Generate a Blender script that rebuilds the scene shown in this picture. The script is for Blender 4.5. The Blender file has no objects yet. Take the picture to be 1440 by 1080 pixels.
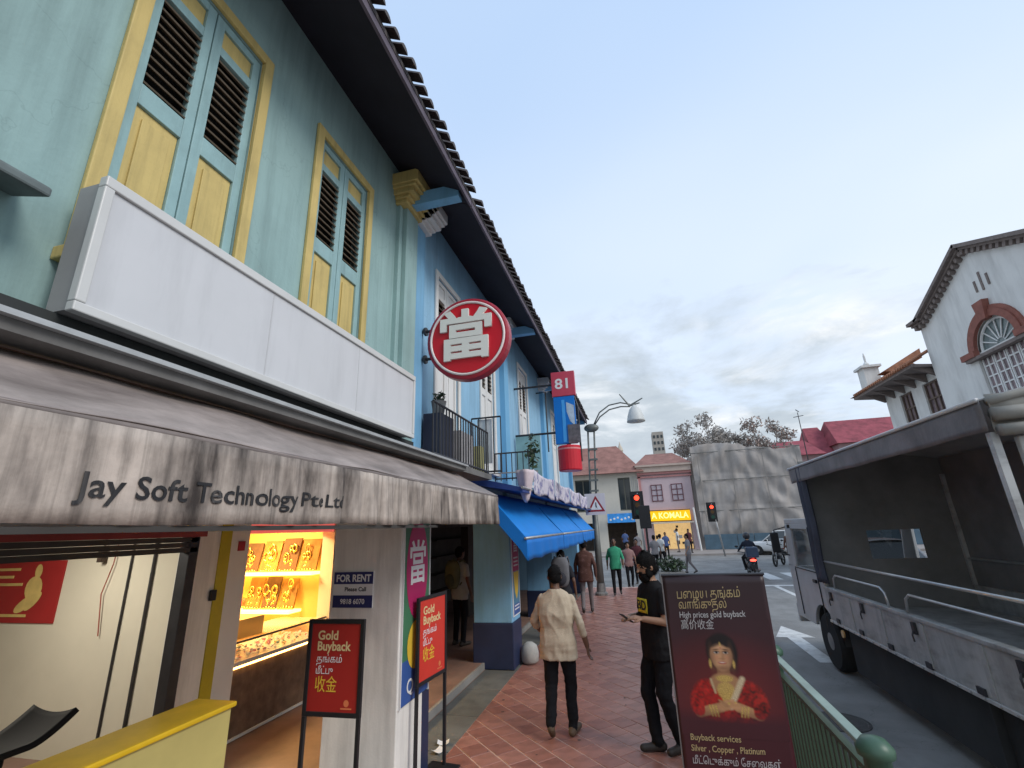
import bpy, bmesh, math, random
import numpy as np
from mathutils import Vector, Matrix, noise

random.seed(7)
np.random.seed(7)
sc = bpy.context.scene
COL = sc.collection
R = math.radians

# ------------------------------------------------------------------ camera
# street runs along +Y, pavement left of the road; camera held up at 2.1 m
CAM_X = Vector((0.96602571, 0.25583828, -0.03662118))      # camera right in the world
CAM_D = Vector((-0.11030597, 0.28000078, -0.95364152))     # camera down in the world
CAM_F = Vector((-0.23372404, 0.92528176, 0.29870844))      # camera forward in the world
cd = bpy.data.cameras.new('camera')
cam = bpy.data.objects.new('camera', cd)
COL.objects.link(cam)
m = Matrix.Identity(4)
for i in range(3):
    m[i][0] = CAM_X[i]; m[i][1] = -CAM_D[i]; m[i][2] = -CAM_F[i]
m[0][3], m[1][3], m[2][3] = 0, 0, 2.1
cam.matrix_world = m
cd.sensor_width = 36
cd.lens = 651 / 1440 * 36
cd.clip_start = 0.05
cd.clip_end = 3000
sc.camera = cam

# ------------------------------------------------------------------ world
SUN_EL, SUN_AZ = R(38), R(112)      # azimuth measured from +Y towards +X
w = bpy.data.worlds.new('World')
sc.world = w
w.use_nodes = True
nt = w.node_tree
nt.nodes.clear()
def N(t, **kw):
    n = nt.nodes.new(t)
    for k, v in kw.items():
        setattr(n, k, v)
    return n
def L(a, b):
    nt.links.new(a, b)
out = N('ShaderNodeOutputWorld')
bg = N('ShaderNodeBackground')
bg.inputs['Strength'].default_value = 0.15
sky = N('ShaderNodeTexSky', sky_type='NISHITA', sun_disc=False)
sky.sun_elevation = SUN_EL
sky.sun_rotation = SUN_AZ
sky.air_density = 1.0
sky.dust_density = 0.6
sky.ozone_density = 2.0
tc = N('ShaderNodeTexCoord')
sep = N('ShaderNodeSeparateXYZ')
L(tc.outputs['Generated'], sep.inputs[0])
# flat cloud deck seen in perspective: direction / height
hz = N('ShaderNodeMath', operation='MAXIMUM'); L(sep.outputs['Z'], hz.inputs[0]); hz.inputs[1].default_value = 0.0
hz2 = N('ShaderNodeMath', operation='ADD'); L(hz.outputs[0], hz2.inputs[0]); hz2.inputs[1].default_value = 0.16
dx = N('ShaderNodeMath', operation='DIVIDE'); L(sep.outputs['X'], dx.inputs[0]); L(hz2.outputs[0], dx.inputs[1])
dy = N('ShaderNodeMath', operation='DIVIDE'); L(sep.outputs['Y'], dy.inputs[0]); L(hz2.outputs[0], dy.inputs[1])
cmb = N('ShaderNodeCombineXYZ'); L(dx.outputs[0], cmb.inputs[0]); L(dy.outputs[0], cmb.inputs[1])
def fbm(scale, detail, rough, off, dist=0.0):
    mp = N('ShaderNodeMapping'); mp.inputs['Location'].default_value = off
    L(cmb.outputs[0], mp.inputs[0])
    n = N('ShaderNodeTexNoise'); n.inputs['Scale'].default_value = scale
    n.inputs['Detail'].default_value = detail; n.inputs['Roughness'].default_value = rough
    n.inputs['Distortion'].default_value = dist
    L(mp.outputs[0], n.inputs['Vector'])
    return n.outputs['Fac']
def ramp(src, stops):
    r = N('ShaderNodeValToRGB')
    e = r.color_ramp.elements
    e[0].position, e[0].color = stops[0][0], (*stops[0][1], 1)
    e[1].position, e[1].color = stops[-1][0], (*stops[-1][1], 1)
    for p, c in stops[1:-1]:
        q = e.new(p); q.color = (*c, 1)
    L(src, r.inputs[0])
    return r.outputs[0]
def mix(f, a, b, mode='MIX'):
    n = N('ShaderNodeMix', data_type='RGBA', blend_type=mode)
    if isinstance(f, float): n.inputs[0].default_value = f
    else: L(f, n.inputs[0])
    for s, v in ((6, a), (7, b)):
        if isinstance(v, tuple): n.inputs[s].default_value = (*v, 1)
        else: L(v, n.inputs[s])
    return n.outputs[2]
def math2(op, a, b):
    n = N('ShaderNodeMath', operation=op)
    for i, v in enumerate((a, b)):
        if isinstance(v, (int, float)): n.inputs[i].default_value = v
        else: L(v, n.inputs[i])
    return n.outputs[0]
# thin white veil over the blue, evenly everywhere, plus broken grey-blue clouds low in the sky
veil_n = fbm(0.55, 3, 0.5, (3.1, 1.7, 0), 0.3)
veil = ramp(math2('SUBTRACT', math2('ADD', veil_n, 0.34), math2('MULTIPLY', sep.outputs['Z'], 0.62)), [(0.30, (0.0,) * 3), (0.78, (1.0,) * 3)])
blue = mix(0.80, sky.outputs[0], (3.25, 4.25, 5.75))
base = mix(veil, blue, (4.35, 4.85, 5.55))
cl_n = fbm(1.0, 9, 0.60, (0.4, 5.2, 0), 0.35)
lowv = math2('MULTIPLY', sep.outputs['Z'], -0.78)
cl = math2('ADD', math2('ADD', cl_n, 0.275), lowv)
cl_m = ramp(cl, [(0.47, (0.0,) * 3), (0.60, (0.95,) * 3)])
cl_s = fbm(1.7, 9, 0.62, (9.0, 2.0, 0), 0.4)
cl_c = ramp(cl_s, [(0.30, (2.55, 2.95, 3.35)), (0.48, (3.1, 3.5, 3.85)), (0.58, (4.2, 4.5, 4.8)), (0.68, (5.3, 5.4, 5.4))])
skyc = mix(cl_m, base, cl_c)
# pale warm light along the horizon all the way round
glow = ramp(sep.outputs['Z'], [(0.03, (0.5,) * 3), (0.11, (0.0,) * 3)])
skyc = mix(glow, skyc, (5.8, 5.4, 4.6))
L(skyc, bg.inputs['Color'])
L(bg.outputs[0], out.inputs[0])

# ------------------------------------------------------------------ sun (high thin cloud: very soft)
sd = bpy.data.lights.new('sun', 'SUN')
sd.energy = 1.5
sd.angle = R(24)
sd.color = (1.0, 0.95, 0.88)
so = bpy.data.objects.new('sun', sd)
COL.objects.link(so)
sdir = Vector((math.sin(SUN_AZ) * math.cos(SUN_EL), math.cos(SUN_AZ) * math.cos(SUN_EL), math.sin(SUN_EL)))
so.rotation_euler = sdir.to_track_quat('Z', 'Y').to_euler()

vs = sc.view_settings
vs.view_transform = 'Standard'
vs.look = 'None'
vs.exposure = 0.38
vs.gamma = 1.0
vs.use_curve_mapping = False
sc.render.engine = 'CYCLES'
sc.cycles.use_denoising = True
sc.cycles.max_bounces = 6

# ================================================================== helpers
W = {}          # world origin of every object

def lin(c):
    return tuple(((v / 255) / 12.92 if v / 255 <= 0.04045 else ((v / 255 + 0.055) / 1.055) ** 2.4) for v in c)

MATS = {}
def mat(name, col, rough=0.7, var=0.12, scale=3.0, bump=0.0, bscale=60.0, metal=0.0, spec=0.4,
        dirt=0.0, dirtcol=(0.05, 0.045, 0.04), dscale=(1, 1, 1), dfreq=2.0, dlo=0.5, dhi=0.72, emit=0.0, emitcol=None,
        alpha=1.0, trans=0.0, coat=0.0, streak=0.0, sfreq=(7, 7, .55), crack=0.0):
    if name in MATS:
        return MATS[name]
    mt = bpy.data.materials.new(name)
    mt.use_nodes = True
    t = mt.node_tree
    b = t.nodes['Principled BSDF']
    b.inputs['Roughness'].default_value = rough
    b.inputs['Metallic'].default_value = metal
    b.inputs['Specular IOR Level'].default_value = spec
    b.inputs['Coat Weight'].default_value = coat
    if trans: b.inputs['Transmission Weight'].default_value = trans
    if alpha < 1: b.inputs['Alpha'].default_value = alpha
    tcn = t.nodes.new('ShaderNodeTexCoord')
    nz = t.nodes.new('ShaderNodeTexNoise')
    nz.inputs['Scale'].default_value = scale
    nz.inputs['Detail'].default_value = 6
    nz.inputs['Roughness'].default_value = 0.6
    t.links.new(tcn.outputs['Object'], nz.inputs['Vector'])
    mr = t.nodes.new('ShaderNodeMapRange')
    mr.inputs[1].default_value, mr.inputs[2].default_value = 0.3, 0.7
    mr.inputs[3].default_value, mr.inputs[4].default_value = 1 - var, 1 + var
    t.links.new(nz.outputs['Fac'], mr.inputs[0])
    mx = t.nodes.new('ShaderNodeMix'); mx.data_type = 'RGBA'; mx.blend_type = 'MULTIPLY'
    mx.inputs[0].default_value = 1.0
    mx.inputs[6].default_value = (*col, 1)
    t.links.new(mr.outputs[0], mx.inputs[7])
    col_out = mx.outputs[2]
    if dirt:
        mp = t.nodes.new('ShaderNodeMapping')
        mp.inputs['Scale'].default_value = dscale
        t.links.new(tcn.outputs['Object'], mp.inputs[0])
        n2 = t.nodes.new('ShaderNodeTexNoise')
        n2.inputs['Scale'].default_value = dfreq
        n2.inputs['Detail'].default_value = 7
        n2.inputs['Roughness'].default_value = 0.62
        t.links.new(mp.outputs[0], n2.inputs['Vector'])
        r2 = t.nodes.new('ShaderNodeMapRange')
        r2.inputs[1].default_value, r2.inputs[2].default_value = dlo, dhi
        r2.inputs[3].default_value, r2.inputs[4].default_value = 0, dirt
        t.links.new(n2.outputs['Fac'], r2.inputs[0])
        m2 = t.nodes.new('ShaderNodeMix'); m2.data_type = 'RGBA'
        t.links.new(r2.outputs[0], m2.inputs[0])
        t.links.new(col_out, m2.inputs[6])
        m2.inputs[7].default_value = (*dirtcol, 1)
        col_out = m2.outputs[2]
    if streak:
        mp = t.nodes.new('ShaderNodeMapping'); mp.inputs['Scale'].default_value = sfreq; mp.inputs['Location'].default_value = (3.3, 1.1, 7.7)
        t.links.new(tcn.outputs['Object'], mp.inputs[0])
        n3 = t.nodes.new('ShaderNodeTexNoise'); n3.inputs['Scale'].default_value = 1.0; n3.inputs['Detail'].default_value = 8; n3.inputs['Roughness'].default_value = .66
        t.links.new(mp.outputs[0], n3.inputs['Vector'])
        r3 = t.nodes.new('ShaderNodeMapRange'); r3.inputs[1].default_value, r3.inputs[2].default_value = .46, .74
        r3.inputs[3].default_value, r3.inputs[4].default_value = 1.0, 1.0 - streak
        t.links.new(n3.outputs['Fac'], r3.inputs[0])
        m3 = t.nodes.new('ShaderNodeMix'); m3.data_type = 'RGBA'; m3.blend_type = 'MULTIPLY'; m3.inputs[0].default_value = 1.0
        t.links.new(col_out, m3.inputs[6]); t.links.new(r3.outputs[0], m3.inputs[7]); col_out = m3.outputs[2]
    if crack:
        vo = t.nodes.new('ShaderNodeTexVoronoi'); vo.feature = 'DISTANCE_TO_EDGE'; vo.inputs['Scale'].default_value = 1.6
        nd = t.nodes.new('ShaderNodeTexNoise'); nd.inputs['Scale'].default_value = 4; nd.inputs['Detail'].default_value = 6
        t.links.new(tcn.outputs['Object'], nd.inputs['Vector'])
        va = t.nodes.new('ShaderNodeMix'); va.data_type = 'RGBA'; va.inputs[0].default_value = .35
        t.links.new(tcn.outputs['Object'], va.inputs[6]); t.links.new(nd.outputs['Color'], va.inputs[7]); t.links.new(va.outputs[2], vo.inputs['Vector'])
        r4 = t.nodes.new('ShaderNodeMapRange'); r4.inputs[1].default_value, r4.inputs[2].default_value = 0.0, .006
        r4.inputs[3].default_value, r4.inputs[4].default_value = 1.0 - crack, 1.0
        t.links.new(vo.outputs['Distance'], r4.inputs[0])
        m4 = t.nodes.new('ShaderNodeMix'); m4.data_type = 'RGBA'; m4.blend_type = 'MULTIPLY'; m4.inputs[0].default_value = 1.0
        t.links.new(col_out, m4.inputs[6]); t.links.new(r4.outputs[0], m4.inputs[7]); col_out = m4.outputs[2]
    t.links.new(col_out, b.inputs['Base Color'])
    if emit:
        b.inputs['Emission Strength'].default_value = emit
        b.inputs['Emission Color'].default_value = (*(emitcol or col), 1)
    if bump:
        nb = t.nodes.new('ShaderNodeTexNoise')
        nb.inputs['Scale'].default_value = bscale
        nb.inputs['Detail'].default_value = 5
        t.links.new(tcn.outputs['Object'], nb.inputs['Vector'])
        bp = t.nodes.new('ShaderNodeBump')
        bp.inputs['Strength'].default_value = bump
        bp.inputs['Distance'].default_value = 0.02
        t.links.new(nb.outputs['Fac'], bp.inputs['Height'])
        t.links.new(bp.outputs[0], b.inputs['Normal'])
    MATS[name] = mt
    return mt

class MB:
    """collects shapes in world coordinates, builds ONE mesh object"""
    def __init__(s):
        s.v, s.f, s.m = [], [], []
    def add(s, vs_, fs, m=0):
        o = len(s.v)
        s.v += [tuple(p) for p in vs_]
        s.f += [tuple(o + i for i in f) for f in fs]
        s.m += [m] * len(fs)
        return s
    def box(s, x0, x1, y0, y1, z0, z1, m=0):
        v = [(x, y, z) for z in (z0, z1) for y in (y0, y1) for x in (x0, x1)]
        return s.add(v, [(0, 2, 3, 1), (4, 5, 7, 6), (0, 1, 5, 4), (2, 6, 7, 3), (0, 4, 6, 2), (1, 3, 7, 5)], m)
    def obox(s, c, half, ax, ay, az, m=0):
        c = Vector(c); ax, ay, az = Vector(ax), Vector(ay), Vector(az)
        v = [c + ax * half[0] * i + ay * half[1] * j + az * half[2] * k for k in (-1, 1) for j in (-1, 1) for i in (-1, 1)]
        return s.add(v, [(0, 2, 3, 1), (4, 5, 7, 6), (0, 1, 5, 4), (2, 6, 7, 3), (0, 4, 6, 2), (1, 3, 7, 5)], m)
    def quad(s, a, b, c, d, m=0):
        return s.add([a, b, c, d], [(0, 1, 2, 3)], m)
    def poly(s, pts, m=0):
        return s.add(pts, [tuple(range(len(pts)))], m)
    def prism(s, pts, d, m=0):
        """planar polygon (list of 3D points) extruded by vector d"""
        n = len(pts); d = Vector(d)
        v = [Vector(p) for p in pts] + [Vector(p) + d for p in pts]
        f = [tuple(range(n - 1, -1, -1)), tuple(range(n, 2 * n))] + [(i, (i + 1) % n, n + (i + 1) % n, n + i) for i in range(n)]
        return s.add(v, f, m)
    def tube(s, pts, r, n=8, m=0, closed=False):
        pts = [Vector(p) for p in pts]
        k = len(pts)
        rs = r if isinstance(r, (list, tuple)) else [r] * k
        rings = []
        up = None
        for i, p in enumerate(pts):
            if closed: d = pts[(i + 1) % k] - pts[i - 1]
            else: d = pts[min(i + 1, k - 1)] - pts[max(i - 1, 0)]
            d.normalize()
            if up is None or abs(up.dot(d)) > 0.98:
                up = Vector((0, 0, 1)) if abs(d.z) < 0.9 else Vector((1, 0, 0))
            a = d.cross(up).normalized(); b = a.cross(d).normalized(); up = b
            rings.append([p + (a * math.cos(2 * math.pi * j / n) + b * math.sin(2 * math.pi * j / n)) * rs[i] for j in range(n)])
        v = [q for ring in rings for q in ring]
        f = []
        for i in range(k if closed else k - 1):
            i2 = (i + 1) % k
            for j in range(n):
                f.append((i * n + j, i * n + (j + 1) % n, i2 * n + (j + 1) % n, i2 * n + j))
        if not closed:
            f += [tuple(range(n - 1, -1, -1)), tuple((k - 1) * n + j for j in range(n))]
        return s.add(v, f, m)
    def lathe(s, prof, c, axis='Z', n=16, m=0):
        """prof: (radius, height) list"""
        v, f = [], []
        for (r, h) in prof:
            for j in range(n):
                a = 2 * math.pi * j / n
                p = (r * math.cos(a), r * math.sin(a), h)
                if axis == 'X': p = (h, p[0], p[1])
                elif axis == 'Y': p = (p[0], h, p[1])
                v.append((c[0] + p[0], c[1] + p[1], c[2] + p[2]))
        k = len(prof)
        for i in range(k - 1):
            for j in range(n):
                f.append((i * n + j, i * n + (j + 1) % n, (i + 1) * n + (j + 1) % n, (i + 1) * n + j))
        f += [tuple(range(n - 1, -1, -1)), tuple((k - 1) * n + j for j in range(n))]
        return s.add(v, f, m)
    def grid(s, fn, nu, nv, m=0):
        v = [fn(i / nu, j / nv) for j in range(nv + 1) for i in range(nu + 1)]
        f = [(j * (nu + 1) + i, j * (nu + 1) + i + 1, (j + 1) * (nu + 1) + i + 1, (j + 1) * (nu + 1) + i) for j in range(nv) for i in range(nu)]
        return s.add(v, f, m)
    def ell(s, c, r, nu=14, nv=9, m=0, rot=None):
        c = Vector(c)
        v, f = [], []
        for j in range(nv + 1):
            t = math.pi * j / nv
            for i in range(nu):
                a = 2 * math.pi * i / nu
                p = Vector((r[0] * math.sin(t) * math.cos(a), r[1] * math.sin(t) * math.sin(a), r[2] * math.cos(t)))
                if rot is not None: p = rot @ p
                v.append(c + p)
        for j in range(nv):
            for i in range(nu):
                f.append((j * nu + i, (j + 1) * nu + i, (j + 1) * nu + (i + 1) % nu, j * nu + (i + 1) % nu))
        return s.add(v, f, m)
    def mesh(s, name, mats, origin=(0, 0, 0), smooth=False, fix=True):
        me = bpy.data.meshes.new(name)
        o = Vector(origin)
        me.from_pydata([tuple(Vector(p) - o) for p in s.v], [], s.f)
        for mt in (mats if isinstance(mats, (list, tuple)) else [mats]):
            me.materials.append(mt)
        if len(me.materials) > 1:
            me.polygons.foreach_set('material_index', s.m)
        if fix:
            bm = bmesh.new(); bm.from_mesh(me)
            bmesh.ops.remove_doubles(bm, verts=bm.verts, dist=1e-5)
            bmesh.ops.recalc_face_normals(bm, faces=bm.faces)
            bm.to_mesh(me); bm.free()
        if smooth:
            me.polygons.foreach_set('use_smooth', [True] * len(me.polygons))
        me.update()
        return me
    def build(s, name, mats, parent=None, origin=None, smooth=False, bevel=0.0, fix=True, solid=0.0):
        if parent is not None: o = W[parent.name]
        elif origin is not None: o = Vector(origin)
        else:
            a = np.array([tuple(p) for p in s.v])
            o = Vector(((a[:, 0].min() + a[:, 0].max()) / 2, (a[:, 1].min() + a[:, 1].max()) / 2, a[:, 2].min()))
        ob = bpy.data.objects.new(name, s.mesh(name, mats, o, smooth, fix))
        COL.objects.link(ob)
        if parent is not None: ob.parent = parent
        else: ob.location = o
        W[ob.name] = Vector(o)
        if solid:
            md = ob.modifiers.new('solid', 'SOLIDIFY'); md.thickness = solid; md.offset = 0
        if bevel:
            md = ob.modifiers.new('bevel', 'BEVEL'); md.width = bevel; md.segments = 2; md.limit_method = 'ANGLE'
        return ob

def thing(name, loc, label, cat, group=None):
    o = bpy.data.objects.new(name, None)
    COL.objects.link(o)
    o.empty_display_size = 0.2
    o.location = loc
    W[o.name] = Vector(loc)
    return tag(o, label, cat, group)
def tag(o, label, cat, group=None):
    o['label'] = label; o['category'] = cat
    if group: o['group'] = group
    return o
def structure(o):
    o['kind'] = 'structure'; return o
def stuff(o):
    o['kind'] = 'stuff'; return o
def piece(name, mesh, parent, wloc, rot=None):
    o = bpy.data.objects.new(name, mesh)
    COL.objects.link(o)
    o.parent = parent
    o.location = Vector(wloc) - W[parent.name]
    if rot is not None: o.rotation_euler = rot
    W[o.name] = W[parent.name]
    return o
def text(body, name, mt, parent, pos, right, up, size, extrude=0.002, bold=0.0, align='CENTER', sx=1.0, spacing=1.0, width=None, bend=None):
    """lettering as a mesh: pos = anchor point, right/up = directions in the world"""
    c = bpy.data.curves.new('lettering', 'FONT')
    if any(ord(ch) > 0x0b00 for ch in body) and size < .3: bold = 0.0
    c.body = body; c.size = size; c.extrude = extrude; c.offset = bold; c.align_x = align; c.align_y = 'CENTER'
    c.space_character = spacing; c.resolution_u = 3
    o = bpy.data.objects.new('tmp', c)
    COL.objects.link(o)
    dg = bpy.context.evaluated_depsgraph_get()
    me = bpy.data.meshes.new_from_object(o.evaluated_get(dg))
    bpy.data.objects.remove(o)
    r = Vector(right).normalized(); u = Vector(up).normalized(); n = r.cross(u)
    n_v = len(me.vertices)
    co = np.zeros(n_v * 3); me.vertices.foreach_get('co', co); co = co.reshape(-1, 3)
    if width and n_v:
        sx = width / max(1e-6, co[:, 0].max() - co[:, 0].min())
    org = W[parent.name]
    base = Vector(pos) - org
    out_ = np.outer(co[:, 0] * sx, r) + np.outer(co[:, 1], u) + np.outer(co[:, 2], n) + np.array(base)
    if bend: out_ = bend(out_ + np.array(org)) - np.array(org)
    me.vertices.foreach_set('co', out_.ravel())
    me.materials.clear(); me.materials.append(mt)
    me.update()
    me.name = name
    ob = bpy.data.objects.new(name, me)
    COL.objects.link(ob); ob.parent = parent
    W[ob.name] = org
    return ob
def wall_open(mb, x0, x1, y0, y1, z0, z1, ops, m=0):
    """wall slab thick in X with rectangular openings (ya,yb,za,zb), non-overlapping in Y"""
    y = y0
    for (ya, yb, za, zb) in sorted(ops):
        if ya > y: mb.box(x0, x1, y, ya, z0, z1, m)
        if za > z0: mb.box(x0, x1, ya, yb, z0, za, m)
        if zb < z1: mb.box(x0, x1, ya, yb, zb, z1, m)
        y = yb
    if y < y1: mb.box(x0, x1, y, y1, z0, z1, m)
    return mb
def wall_open_y(mb, y0, y1, x0, x1, z0, z1, ops, m=0):
    x = x0
    for (xa, xb, za, zb) in sorted(ops):
        if xa > x: mb.box(x, xa, y0, y1, z0, z1, m)
        if za > z0: mb.box(xa, xb, y0, y1, z0, za, m)
        if zb < z1: mb.box(xa, xb, y0, y1, zb, z1, m)
        x = xb
    if x < x1: mb.box(x, x1, y0, y1, z0, z1, m)
    return mb

# ================================================================== materials
M_TEAL = mat('teal_paint', (0.29, 0.43, 0.42), 0.75, 0.09, 1.5, 0.10, 40, streak=.28, crack=.13, dirt=0.35, dirtcol=(0.17, 0.28, 0.28), dscale=(1, 2.5, .5), dfreq=1.6)
M_TEALW = mat('teal_wood', (0.28, 0.44, 0.45), 0.55, 0.10, 5, 0.08, 60, streak=.25, sfreq=(14, 14, 1.2), dirt=0.25, dirtcol=(0.2, 0.28, 0.25))
M_YEL = mat('yellow_paint', (0.60, 0.46, 0.17), 0.6, 0.12, 4, 0.10, 60, streak=.30, sfreq=(14, 14, 1.0), dirt=0.4, dirtcol=(0.45, 0.34, 0.12))
M_SLAT = mat('brown_slat', (0.17, 0.135, 0.095), 0.6, 0.25, 8)
M_DARK = mat('dark_void', (0.015, 0.014, 0.013), 0.9, 0.1)
M_BLUE = mat('light_blue_paint', (0.28, 0.50, 0.68), 0.72, 0.08, 1.5, 0.10, 40, streak=.25, crack=.12, dirt=0.3, dirtcol=(0.17, 0.33, 0.46), dscale=(1, 2, .5), dfreq=1.5)
M_BLUE2 = mat('blue_trim_paint', (0.17, 0.42, 0.65), 0.65, 0.06, 2)
M_BLUEC = mat('pale_blue_paint', (0.20, 0.44, 0.67), 0.7, 0.08, 2, 0.08, 40, streak=.22, dirt=0.3, dirtcol=(0.17, 0.3, 0.36), dscale=(1, 1, .4))
M_NAVY = mat('navy_paint', (0.02, 0.03, 0.075), 0.45, 0.15, 3)
M_WHITE = mat('white_paint', (0.74, 0.74, 0.72), 0.65, 0.05, 2, 0.05, 50, dirt=0.25, dirtcol=(0.45, 0.44, 0.42), dscale=(1, 1, .4))
M_COLW = mat('grey_white_paint', (0.80, 0.78, 0.73), 0.65, 0.08, 2, 0.08, 50, streak=.25, dirt=0.4, dirtcol=(0.34, 0.33, 0.30), dscale=(2, 2, .5), dfreq=1.5)
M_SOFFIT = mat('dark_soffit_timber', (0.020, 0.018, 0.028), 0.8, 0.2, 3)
M_TILE = mat('dark_roof_tile', (0.085, 0.075, 0.075), 0.8, 0.3, 7, 0.2, 30)
M_TILER = mat('red_roof_tile', (0.25, 0.10, 0.075), 0.8, 0.3, 5, 0.2, 30)
M_SIGNW = mat('white_acrylic', (0.60, 0.605, 0.62), 0.4, 0.05, 1.2, streak=.14, sfreq=(5, 5, .8), dirt=0.3, dirtcol=(0.55, 0.56, 0.58), dscale=(1, .8, 1.2), dfreq=1.3)
M_SIGNF = mat('sign_frame', (0.60, 0.60, 0.585), 0.35, 0.05, 3)
M_METALD = mat('dark_metal', (0.055, 0.055, 0.06), 0.45, 0.2, 6, metal=0.5)
M_METAL = mat('grey_metal', (0.42, 0.42, 0.42), 0.4, 0.15, 6, metal=0.6)
M_CONC = mat('concrete', (0.26, 0.25, 0.235), 0.85, 0.18, 4, 0.3, 60, dirt=0.5, dirtcol=(0.10, 0.095, 0.085))
M_BLACK = mat('black_plastic', (0.018, 0.018, 0.02), 0.4, 0.1)
M_RED = mat('sign_red', (0.58, 0.015, 0.03), 0.35, 0.05, 3)
M_RIMW = mat('sign_white_rim', (0.8, 0.72, 0.70), 0.4, 0.03)
M_GLASS = mat('dark_glass', (0.03, 0.04, 0.045), 0.08, 0.1, spec=0.6)

# ================================================================== ground
def sheet(name, x0, x1, y0, y1, z, mt, nx=1, ny=1):
    b = MB()
    b.grid(lambda u, v: (x0 + (x1 - x0) * u, y0 + (y1 - y0) * v, z), nx, ny)
    return structure(b.build(name, mt, origin=(0, 0, 0)))
M_ASPH = mat('asphalt', (0.23, 0.227, 0.217), 0.75, 0.25, 1.2, 0.5, 140, crack=.35, dirt=0.45, dirtcol=(0.135, 0.133, 0.128), dscale=(2.0, .35, 1), dfreq=0.9)
sheet('road', -900, 900, -900, 900, -0.13, M_ASPH)
M_PAVE = mat('pavement_mortar', (0.46, 0.32, 0.27), 0.85, 0.15, 6, 0.2, 80)
pave = structure(MB().box(-2.1, 1.15, -6, 18.2, -0.14, -0.005).build('pavement', M_PAVE, origin=(0, 0, 0)))
M_KERB = mat('kerb_granite', (0.30, 0.29, 0.28), 0.8, 0.2, 5, 0.2, 50)
kb = MB()
for i in range(25):
    kb.box(1.152, 1.36, -6 + i * 0.98, -6 + i * 0.98 + 0.965, -0.14, -0.002)
structure(kb.build('kerb', M_KERB, origin=(0, 0, 0), bevel=0.012))
M_DRAIN = mat('drain_cover_concrete', (0.125, 0.125, 0.115), 0.85, 0.25, 4, 0.3, 60, dirt=0.5, dirtcol=(0.06, 0.06, 0.05))
dr = MB()
for i in range(26):
    dr.box(-2.62, -2.102, -6 + i * 0.93, -6 + i * 0.93 + 0.915, -0.14, -0.006)
structure(dr.build('drain_covers', M_DRAIN, origin=(0, 0, 0), bevel=0.006))
M_FFW = mat('walkway_tile', (0.22, 0.135, 0.105), 0.55, 0.2, 3, 0.05, 60)
structure(MB().box(-9.5, -2.623, -6, 18.0, -0.14, 0.09).build('five_foot_way_floor', M_FFW, origin=(0, 0, 0)))
structure(MB().box(-2.66, -2.622, -6, 18.0, 0.0, 0.094).build('walkway_step', M_CONC, origin=(0, 0, 0)))
# red diagonal paving tiles
M_PT = [mat('red_paving_tile_a', (0.325, 0.145, 0.108), 0.36, 0.34, 6, 0.12, 90, dirt=0.4, dirtcol=(0.15, 0.075, 0.06), dfreq=3),
        mat('red_paving_tile_b', (0.36, 0.168, 0.128), 0.34, 0.34, 6, 0.12, 90, dirt=0.4, dirtcol=(0.16, 0.085, 0.07), dfreq=3),
        mat('red_paving_tile_c', (0.275, 0.12, 0.092), 0.38, 0.34, 6, 0.12, 90, dirt=0.4, dirtcol=(0.14, 0.07, 0.06), dfreq=3)]
TS, TG = 0.235, 0.014
ca, sa = math.cos(R(45)), math.sin(R(45))
def tile_mesh(mt):
    h = (TS - TG) / 2; k_ = (TS - .005) / 2; b_ = 0.003
    b = MB()
    v = [(-h, -k_, -.03), (h, -k_, -.03), (h, k_, -.03), (-h, k_, -.03), (-h, -k_, -b_), (h, -k_, -b_), (h, k_, -b_), (-h, k_, -b_),
         (-h + b_, -k_ + b_, 0), (h - b_, -k_ + b_, 0), (h - b_, k_ - b_, 0), (-h + b_, k_ - b_, 0)]
    f = [(0, 1, 5, 4), (1, 2, 6, 5), (2, 3, 7, 6), (3, 0, 4, 7), (4, 5, 9, 8), (5, 6, 10, 9), (6, 7, 11, 10), (7, 4, 8, 11), (8, 9, 10, 11)]
    b.add(v, f)
    return b
TMESH = [tile_mesh(mt).mesh('paving_tile', mt) for mt in M_PT]
cells = []
edge_cells = []
for i in range(-120, 120):
    for j in range(-120, 120):
        u, v = i * TS, (j + 0.5 * (i % 2)) * TS
        x, y = u * ca - v * sa - 0.02, u * sa + v * ca + 0.08
        if -2.1 + .17 < x < 1.15 - .17 and 0.5 < y < 18.0:
            cells.append((x, y))
        elif -2.1 - .17 < x < 1.15 + .17 and .5 < y < 18.0:
            edge_cells.append((x, y))
def vis(c):
    x, y = c
    d = Vector((x, y, -2.1))
    z = d.dot(CAM_F)
    if z < 0.1: return 0
    px, py = d.dot(CAM_X) / z * 651 + 720, d.dot(CAM_D) / z * 651 + 540
    inside = -30 < px < 1470 and py < 1110
    hid = px > 960 + (py - 800) * 0.05
    return (1 if inside else 0) * (0.02 if hid else 1) / (z ** 3) + 1e-6 / (z ** 3)
cells.sort(key=lambda c: -vis(c))
trot = Matrix.Rotation(R(45), 4, 'Z')
far_t = MB()
for k, (x, y) in enumerate(cells):
    dz = random.uniform(-.0025, .0015)
    if k < 300:
        o = piece('paving_tile', random.choice(TMESH), pave, (x, y, dz), (random.uniform(-.006, .006), random.uniform(-.006, .006), R(45)))
    else:
        t_ = tile_mesh(None)
        far_t.add([(trot @ Vector(p)) + Vector((x, y, dz)) for p in t_.v], t_.f, random.randrange(3))
o = far_t.build('paving_tiles', M_PT, parent=pave, fix=False); stuff(o)
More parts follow.
